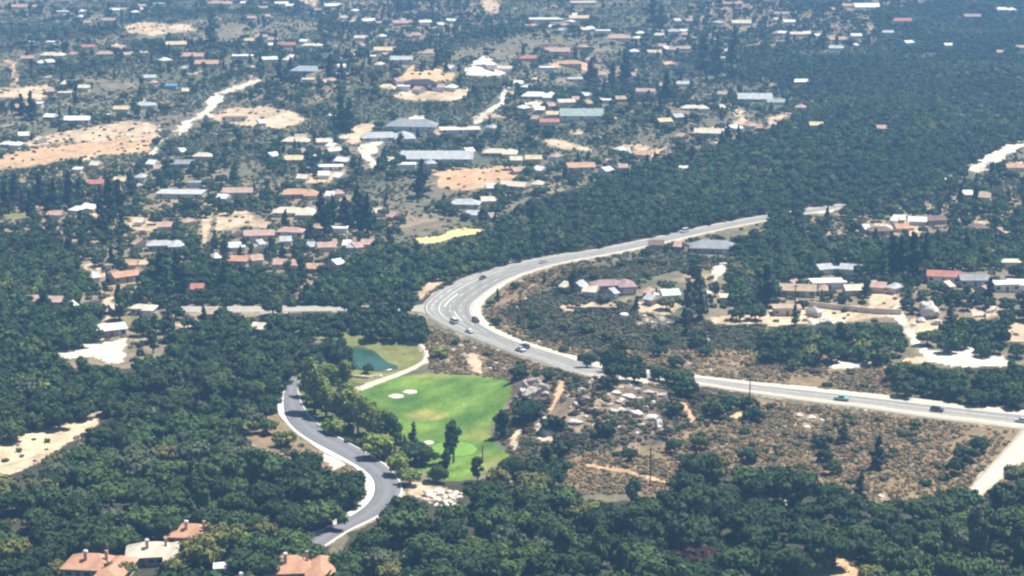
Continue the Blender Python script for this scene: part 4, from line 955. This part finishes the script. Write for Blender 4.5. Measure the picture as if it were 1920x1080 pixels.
def bush_lobes(seed):
    r_ = np.random.default_rng(seed)
    return [((0, 0, .3), (.62, .62, .42))] + [((.5*math.cos(t), .5*math.sin(t), r_.uniform(.2,.5)), (r_.uniform(.3,.45),)*2 + (r_.uniform(.25,.4),)) for t in r_.uniform(0, 6.28, 5)]
TINT = ['dark', 'mid', 'olive', 'grey']
CROWN, FARC = {}, {}
def crown_mesh(shape, k, tint):
    key = (shape, k, tint)
    if key not in CROWN:
        base = (shape, k)
        if base not in CROWN:
            L, per, size = dict(oak=(OAKL[k % 6], 120, .078), tall=(tall_lobes(k), 130, .08), conifer=(conifer_lobes(k), 42, .11), cypress=(cypress_lobes(k), 60, .09), bush=(bush_lobes(k), 26, .15))[shape]
            CROWN[base] = lobes_crown(k + 11, L, per, size)
        CROWN[key] = mesh('crown', *CROWN[base], M[tint])
    return CROWN[key]
TRUNK = {s: trunk_mesh(s, M['bark']) for s in ('oak', 'tall', 'conifer')}
HS = dict(oak=1.62, tall=2.7, conifer=2.95, cypress=3.5, bush=.85)
# ------------------------------------------------------------------ where plants stand
class Grid:
    def __init__(s, c): s.c = c; s.g = {}
    def ok(s, x, y, r, k):
        i, j = int(x // s.c), int(y // s.c); n_ = int(math.ceil(2 * r * k / s.c)) + 0
        n_ = min(max(n_, 1), 3)
        for a in range(i - n_, i + n_ + 1):
            for b_ in range(j - n_, j + n_ + 1):
                for (x2, y2, r2) in s.g.get((a, b_), ()):
                    d = (r + r2) * .5 * k
                    if (x - x2) ** 2 + (y - y2) ** 2 < d * d: return False
        return True
    def put(s, x, y, r): s.g.setdefault((int(x // s.c), int(y // s.c)), []).append((x, y, r))
def candidates(n_, y0=470, y1=2450, pw=1.0):
    y = y0 + (y1 - y0) * rng.random(n_) ** pw; x = (rng.random(n_) * 2 - 1) * (.272 * y + 14)
    return x, y
def screen_ok(x, y, z, r, hs, tol=0):
    """crown does not stand in front of what the photo shows clear"""
    pts = [(0, .22), (0, .9), (-.8, .55), (.8, .55), (0, .55)]; bad = np.zeros(np.shape(x), int)
    hid = np.zeros(np.shape(x), int)
    for dx, f in pts:
        u, v, _ = project(x + dx * r, y, z + f * hs * r); cc = cls_at(u, v); fr = (u > -5) & (u < 1925) & (v < 1085)
        bad += np.isin(cc, CLEAR) & ((cc != HOUSE) | (v > 950)) & fr; hid += (cc == HOUSE) & fr
    return (bad <= tol) & (hid <= 3) & ~((hid > 0) & (hs < 1))
SPOTS = []                                                  # (kind, x, y, z, r, tint, k)
TG = Grid(7.0)
def special(kind, u, v, hpx, tint, wf=1.0):
    """a single tree whose foot is at a pixel, hpx tall in the photo"""
    x, y, z = P(u, v); s = project(x, y, z)[2]; r = hpx / s / cp / HS[kind]
    SPOTS.append((kind, x, y, z, r, tint, random.randrange(6), True)); TG.put(x, y, r * .8)
for t in """conifer,30,385,55,needle;conifer,75,395,60,needle;conifer,100,405,70,needle;conifer,130,395,62,needle;conifer,58,410,48,needle;conifer,205,420,80,needle;conifer,225,405,70,needle;conifer,190,440,62,needle;conifer,10,400,55,needle;conifer,150,375,45,mid;
conifer,602,430,68,needle;conifer,625,425,62,needle;conifer,648,430,75,needle;conifer,672,425,72,needle;conifer,688,440,70,needle;conifer,615,440,60,needle;conifer,640,240,72,needle;conifer,655,246,68,needle;conifer,792,368,58,needle;conifer,786,372,48,needle;
conifer,1437,575,80,needle;conifer,1690,515,75,needle;conifer,1712,520,85,needle;conifer,1672,510,66,needle;conifer,1655,520,58,mid;conifer,1735,500,60,needle;conifer,1855,565,55,needle;conifer,1490,610,36,mid;conifer,1290,605,70,grey;conifer,1310,600,80,grey;
conifer,225,600,62,mid;conifer,300,545,66,needle;conifer,330,540,60,needle;conifer,345,560,70,needle;conifer,318,560,58,mid;conifer,1110,160,60,needle;conifer,1150,165,55,needle;conifer,1170,160,62,needle;conifer,1250,190,50,needle;
conifer,1345,150,80,grey;conifer,1375,145,84,grey;conifer,1320,140,70,grey;conifer,1240,60,60,grey;conifer,1225,50,55,grey;conifer,750,30,46,grey;conifer,770,25,48,grey;conifer,545,140,40,needle;conifer,620,150,44,needle;conifer,640,150,40,needle;conifer,40,215,45,needle;conifer,60,225,48,needle;
conifer,395,90,60,grey;conifer,400,60,50,grey;conifer,525,150,46,needle;conifer,440,350,50,mid;conifer,535,430,40,needle;conifer,420,545,50,needle;conifer,775,845,48,mid;conifer,758,850,40,mid;
tall,850,868,66,mid;tall,940,820,55,dark;tall,895,905,44,mid;tall,835,895,46,dark;oak,820,905,34,mid;oak,985,790,46,dark;oak,1000,785,40,dark;oak,778,868,52,dark;oak,795,872,48,dark;
tall,590,775,85,bright;tall,575,745,60,bright;tall,612,785,78,bright;tall,634,800,80,olive;tall,655,805,82,bright;tall,620,735,58,bright;tall,645,742,56,bright;tall,600,730,52,olive;tall,672,815,70,olive;tall,690,825,72,bright;tall,706,838,66,olive;tall,724,845,62,olive;tall,740,850,60,mid;tall,700,815,55,bright;tall,650,770,56,bright;
oak,385,1062,72,olive;oak,330,1080,44,olive;oak,415,1040,60,olive;oak,470,1035,44,bright;oak,505,1015,40,olive;oak,105,1078,30,olive;oak,235,1085,34,olive;oak,445,1075,40,olive;oak,20,1070,60,olive;oak,1340,905,50,olive;oak,1000,960,56,olive;oak,1100,985,62,olive;oak,480,1000,42,mid;oak,620,640,26,dark;oak,640,695,44,dark;oak,628,680,46,dark;oak,650,708,34,mid;oak,615,668,44,dark;oak,690,700,18,dark;
oak,1320,1070,60,red;oak,1360,1075,52,red;oak,1290,1060,40,red;tall,1830,1060,90,grey;tall,1780,1070,80,grey;oak,825,670,30,bright;oak,1130,668,16,mid;oak,1100,690,34,dark;oak,1150,700,44,dark;oak,1185,705,40,dark;oak,1235,715,36,dark;oak,1265,850,28,mid;oak,1310,842,30,mid;oak,1290,868,26,grey;oak,1180,865,24,dark;oak,1810,865,34,dark;oak,1790,890,30,dark;oak,1545,865,28,dark""".replace('\n', '').split(';'):
    a = t.split(','); special(a[0], float(a[1]), float(a[2]), float(a[3]), a[4])
# trees by land cover
x, y = candidates(120000, pw=1.0); z = height(x, y); u, v, s = project(x, y, z + 4.0); c = cls_at(u, v)
clump = np.where(c == FAR, wn(x, y, 75, 1.9) * .62 + wn(x, y, 26, 8.0) * .55, wn(x, y, 42, 8.0) * .6 + wn(x, y, 17, 3.0) * .5)
pr = np.select([c == WOOD, c == SUB, c == FAR, c == GREY, c == BROWN, c == ROCKY, c == GROVE], [1.0, np.clip(.24 + .45 * clump, .06, .8), np.clip(-.10 + .80 * clump, .02, .8), .05, .006, .035, .5], 0.0)
big = np.clip((v - 560) / 300, 0, 1)
r = rng.uniform(2.4, 4.4, len(x)) + big * rng.uniform(.8, 4.2, len(x)); r = np.where(np.isin(c, [BROWN, ROCKY, GREY, FAR]), r * .72, r)
pr = np.where(on_road(*project(x, y, z)[:2]), 0, pr)
k = (rng.random(len(x)) < pr) & screen_ok(x, y, z, r, 1.62, np.where(c == SUB, (rng.random(len(x)) < .3).astype(int), 0))
tn = wn(x, y, 55, 6.6) + rng.normal(0, .55, len(x)); pale = rng.random(len(x))
for i in np.nonzero(k)[0]:
    wood = c[i] == WOOD
    if TG.ok(x[i], y[i], r[i], 1.42 if wood else 1.9):
        TG.put(x[i], y[i], r[i]); t = 'dark' if tn[i] < .25 else 'mid' if tn[i] < 1.05 else 'olive' if pale[i] < .45 else 'grey'
        kind = 'oak'
        if c[i] == GROVE: t = ['bright', 'olive', 'bright', 'bright'][i % 4]
        if (not wood and c[i] != FAR and pale[i] > .86) or (c[i] == FAR and pale[i] > .78): kind = 'conifer'; t = 'needle' if pale[i] > .9 else 'grey'
        if (c[i] == SUB and pale[i] < .14) or (wood and .52 < pale[i] < .57): kind = 'tall'; t = 'mid'
        SPOTS.append((kind, x[i], y[i], z[i], r[i] * (1 if kind == 'oak' else .8), t, random.randrange(6), False))
print('trees', len(SPOTS))
# ------------------------------------------------------------------ trees as things; the rest of the forest as one mass
NAME = dict(oak=('oak_tree', 'tree', 'oak'), tall=('eucalyptus_tree', 'tree', 'tall loose-crowned tree'), conifer=('conifer_tree', 'tree', 'pointed conifer'))
LOOKT = dict(dark='dark green', mid='mid-green', olive='olive', grey='grey-green', bright='bright green', needle='blackish', red='reddish')
def size_in_view(t):
    u, v, s = project(t[1], t[2], t[3] + t[4]); 
    return t[4] * s if (-20 < u < 1940 and -10 < v < 1075) else 0
order = sorted(SPOTS, key=lambda t: -size_in_view(t) - (1e3 if t[7] else 0)); left, n_of = [], {}
for t in order:
    kind = t[0]; n_of.setdefault(kind, 0)
    if n_of[kind] >= (290 if kind == 'oak' else 110) or size_in_view(t) <= 0: left.append(t); continue
    n_of[kind] += 1; nm, ct, word = NAME[kind]
    root = empty(nm, (t[1], t[2], t[3]), random.uniform(0, 6.28), t[4]); tag(root, None, ct, {'oak': 'oaks of the near woods', 'tall': 'loose-crowned trees', 'conifer': 'conifers'}[kind])
    link('trunk', TRUNK[kind], root); cr = link('crown', crown_mesh(kind, t[6] % (6 if kind == 'oak' else 3), t[5]), root)
    cr.scale = (random.uniform(.92, 1.1), random.uniform(.92, 1.1), random.uniform(.78, 1.25))
    u, v, s = project(t[1], t[2], t[3] + t[4])
    later(root, f"{LOOKT[t[5]]} {'broad ' if kind == 'oak' and t[4] > 5.0 else 'compact ' if kind == 'oak' and t[4] < 3.6 else ''}{word}", u, v)
def scatter(name, label, pts, protos):
    """one mass: instances of the prototypes on points (x, y, z, r, rz, index)"""
    pts = np.array(pts, float); coll = bpy.data.collections.new(name + '_kinds')
    for i, me in enumerate(protos):
        o = bpy.data.objects.new('%s_kind_%02d' % (name, i), me); coll.objects.link(o)
    me = bpy.data.meshes.new(name); me.vertices.add(len(pts)); me.vertices.foreach_set('co', pts[:, :3].astype(np.float32).ravel())
    for k, col_ in (('scl', 3), ('rot', 4)): me.attributes.new(k, 'FLOAT', 'POINT').data.foreach_set('value', pts[:, col_].astype(np.float32))
    me.attributes.new('kind_index', 'INT', 'POINT').data.foreach_set('value', pts[:, 5].astype(np.int32))
    o = link(name, me); tag(o, label, None, None, 'stuff')
    ng = bpy.data.node_groups.new(name, 'GeometryNodeTree'); ng.interface.new_socket('Geometry', in_out='INPUT', socket_type='NodeSocketGeometry'); ng.interface.new_socket('Geometry', in_out='OUTPUT', socket_type='NodeSocketGeometry')
    n, l = ng.nodes, ng.links; gi, go = n.new('NodeGroupInput'), n.new('NodeGroupOutput')
    ip = n.new('GeometryNodeInstanceOnPoints'); ci = n.new('GeometryNodeCollectionInfo'); ci.inputs['Collection'].default_value = coll; ci.inputs['Separate Children'].default_value = True; ci.inputs['Reset Children'].default_value = True
    def attr(nm, tp):
        a = n.new('GeometryNodeInputNamedAttribute'); a.data_type = tp; a.inputs['Name'].default_value = nm; return a.outputs['Attribute']
    cx = n.new('ShaderNodeCombineXYZ'); l.new(attr('rot', 'FLOAT'), cx.inputs[2])
    ip.inputs['Pick Instance'].default_value = True
    l.new(gi.outputs[0], ip.inputs['Points']); l.new(ci.outputs[0], ip.inputs['Instance']); l.new(attr('kind_index', 'INT'), ip.inputs['Instance Index']); l.new(cx.outputs[0], ip.inputs['Rotation']); l.new(attr('scl', 'FLOAT'), ip.inputs['Scale']); l.new(ip.outputs[0], go.inputs[0])
    md = o.modifiers.new('scatter', 'NODES'); md.node_group = ng; return o
def lean(shape, k, tint, f, trunk):
    """a lighter copy of a crown with its trunk, in one mesh"""
    L, size = (OAKL[k % 6], .15) if shape == 'oak' else (tall_lobes(k), .15) if shape == 'tall' else (conifer_lobes(k), .14) if shape == 'conifer' else (bush_lobes(k), .2)
    vs, fs = lobes_crown(k + 31, L, f, size); fm = [0] * len(fs)
    if trunk:
        tr = TRUNK[shape]; o = len(vs); vs = list(vs) + [np.array(q.co) for q in tr.vertices]; tf = [tuple(o + i for i in p.vertices) for p in tr.polygons]; fs = fs + tf; fm += [1] * len(tf)
    return mesh(shape, vs, fs, [M[tint], M['bark']], fm=fm)
protos, pid = [], {}
for shape, tints, nk in (('oak', TINT + ['bright'], 3), ('tall', ['mid', 'olive', 'bright'], 2), ('conifer', ['needle', 'grey', 'mid'], 2)):
    for t in tints:
        for k in range(nk): pid[(shape, t, k)] = len(protos); protos.append(lean(shape, k, t, 26, True))
pts = []
for t in left:
    sh, tint = t[0], t[5]; nk = 3 if sh == 'oak' else 2
    if (sh, tint, 0) not in pid: tint = {'oak': 'mid', 'tall': 'mid', 'conifer': 'needle'}[sh]
    pts.append((t[1], t[2], t[3], t[4], random.uniform(0, 6.28), pid[(sh, tint, t[6] % nk)]))
scatter('woodland', 'dark oak forest spreading across the valley beyond the highway', pts, protos)
# ------------------------------------------------------------------ shrubs
SG = Grid(3.0); SH = []
def shrubs(n_, y0, y1, dens, rr, spacing, tints, tol=0, box=None):
    x, y = candidates(n_, y0, y1)
    if box:
        x = rng.uniform(box[0], box[1], n_); y = rng.uniform(y0, y1, n_)
    z = height(x, y); u, v, s = project(x, y, z + .5); c = cls_at(u, v)
    pr = np.zeros(len(x)); cl = np.clip(.62 + .55 * wn(x, y, 19, 9.1) + .35 * wn(x, y, 7, 2.0), 0, 1)
    cl = np.where(c == FAR, np.clip(.45 + .6 * wn(x, y, 75, 1.9) + .5 * wn(x, y, 22, 9.1), .04, 1), cl)
    for cc, d in dens.items(): pr = np.where(c == cc, d, pr)
    pr = np.where(on_road(*project(x, y, z)[:2]), 0, pr)
    r = rng.uniform(*rr, len(x)); k = (rng.random(len(x)) < pr * cl) & screen_ok(x, y, z, r, .85, tol)
    for i in np.nonzero(k)[0]:
        if SG.ok(x[i], y[i], r[i], spacing):
            SG.put(x[i], y[i], r[i]); SH.append((x[i], y[i], z[i], r[i], tints[int(rng.integers(len(tints)))], c[i]))
shrubs(60000, 590, 900, {ROCKY: .75, GREY: .9}, (.8, 1.9), 1.15, ['scrub', 'scrub', 'grey', 'dark', 'scrub', 'grey', 'red'], box=(-15, 90))
shrubs(60000, 690, 900, {GREY: .95}, (.9, 2.0), 1.15, ['scrub', 'grey', 'grey', 'dark'], box=(-10, 110))
shrubs(60000, 480, 1300, {ROCKY: .5, GREY: .7, BROWN: .09, SUB: .3, GROVE: .3, WOOD: .3}, (1.1, 2.6), 1.5, ['scrub', 'scrub', 'grey', 'mid', 'dark'])
shrubs(420000, 900, 2450, {FAR: .8, SUB: .4, GREY: .5}, (.7, 1.7), 1.35, ['scrub', 'grey', 'scrub', 'grey', 'scrub', 'mid'])
shrubs(60000, 480, 2300, {TAN: .30, ORANGE: .25}, (.5, 1.7), 2.2, ['scrub', 'mid', 'grey', 'dry', 'dark'], 5)
shrubs(170000, 560, 1120, {BROWN: 1, ROCKY: .7, OLIVE: .05}, (.4, 1.2), 1.05, ['dry', 'dry', 'dry', 'scrub', 'dry', 'scrub'], box=(-60, 210))
print('shrubs', len(SH))
def sz(t):
    u, v, s = project(t[0], t[1], t[2]); return t[3] * s if (0 < u < 1920 and 560 < v < 1075 and t[4] != 'dry' and t[5] in (BROWN, ROCKY, GREY, SUB, GROVE)) else 0
SH.sort(key=lambda t: -sz(t)); rest, pid, protos = [], {}, []
for t in ('scrub', 'grey', 'mid', 'dark', 'dry', 'red'):
    for k in range(2): pid[(t, k)] = len(protos); protos.append(lean('bush', k, t, 16, False))
for i, t in enumerate(SH):
    if i < 220 and sz(t) > 0:
        root = link('shrub', crown_mesh('bush', i % 5, t[4]), None, (t[0], t[1], t[2]), random.uniform(0, 6.28), t[3]); tag(root, None, 'shrub', 'shrubs on the open slopes')
        u, v, s = project(t[0], t[1], t[2]); later(root, f"{dict(scrub='dull olive', grey='grey-green', mid='mid-green', dark='dark green', red='reddish')[t[4]]} {'wide ' if t[3] > 2.1 else 'small ' if t[3] < 1.4 else ''}shrub", u, v)
    else: rest.append((t[0], t[1], t[2] - .05, t[3], random.uniform(0, 6.28), pid[(t[4], random.randrange(2))]))
scatter('scrub', 'low dry scrub and brush covering the open slopes', rest, protos)
# ------------------------------------------------------------------ palms by the villas
def palm(u, v, hpx, label):
    x, y, z = P(u, v); s = project(x, y, z)[2]; h = hpx / s; root = empty('palm_tree', (x, y, z), random.uniform(0, 6.28)); tag(root, label, 'palm tree', 'palms by the tiled villas')
    B().tube([(0,0,-.4),(.1,.05,h*.4),(.05,.1,h*.8)], [.28,.2,.17], 8).build('trunk', M['bark'], root)
    for k in range(18):
        t = k * 2.4; el = -.5 + 1.7 * (k / 17); Lh = h * .36; vs, fs = [], []; prev = Vector((.05, .1, h * .8))
        for j in range(6):
            q = j / 5; e = el - q * 1.5; w_ = .34 * math.sin(math.pi * (.15 + .8 * q)) + .03; side = Vector((-math.sin(t), math.cos(t), 0))
            vs += [prev - side * w_ - Vector((0, 0, w_ * .4)), prev, prev + side * w_ - Vector((0, 0, w_ * .4))]
            prev = prev + Vector((math.cos(t) * math.cos(e), math.sin(t) * math.cos(e), math.sin(e))) * Lh / 5
            if j: a = len(vs) - 6; fs += [(a, a+3, a+4, a+1), (a+1, a+4, a+5, a+2)]
        link('frond', mesh('frond', vs, fs, M['palm']), root)
palm(432, 1040, 62, 'bushy palm right of the tiled villa behind'); palm(448, 1025, 48, 'smaller palm behind the bushy palm'); palm(205, 1085, 36, 'dark palm in front of the orange-tiled villa')
palm(545, 1010, 44, 'lone palm beyond the broad tiled villa'); palm(410, 1030, 40, 'yellowish palm left of the bushy palm')
write_labels()
# ------------------------------------------------------------------ haze
m = bpy.data.materials.new('haze_air'); m.use_nodes = True; n, l = m.node_tree.nodes, m.node_tree.links; n.remove(n['Principled BSDF'])
pv = n.new('ShaderNodeVolumePrincipled'); pv.inputs['Color'].default_value = (.29, .59, 1.0, 1); pv.inputs['Density'].default_value = .00021; pv.inputs['Anisotropy'].default_value = .1
l.new(pv.outputs[0], n['Material Output'].inputs['Volume']); m.volume_intersection_method if hasattr(m, 'volume_intersection_method') else None
zlo, zhi = float(VV[:, 2].min()) - 1.5, HC + 30
hb = B().box(float(VV[:, 0].min()) - 40, float(VV[:, 0].max()) + 40, min(-60.0, float(VV[:, 1].min()) - 40), float(VV[:, 1].max()) + 40, zlo, zhi).build('haze', m)
tag(hb, 'pale bluish haze hanging over the valley', None, None, 'stuff')
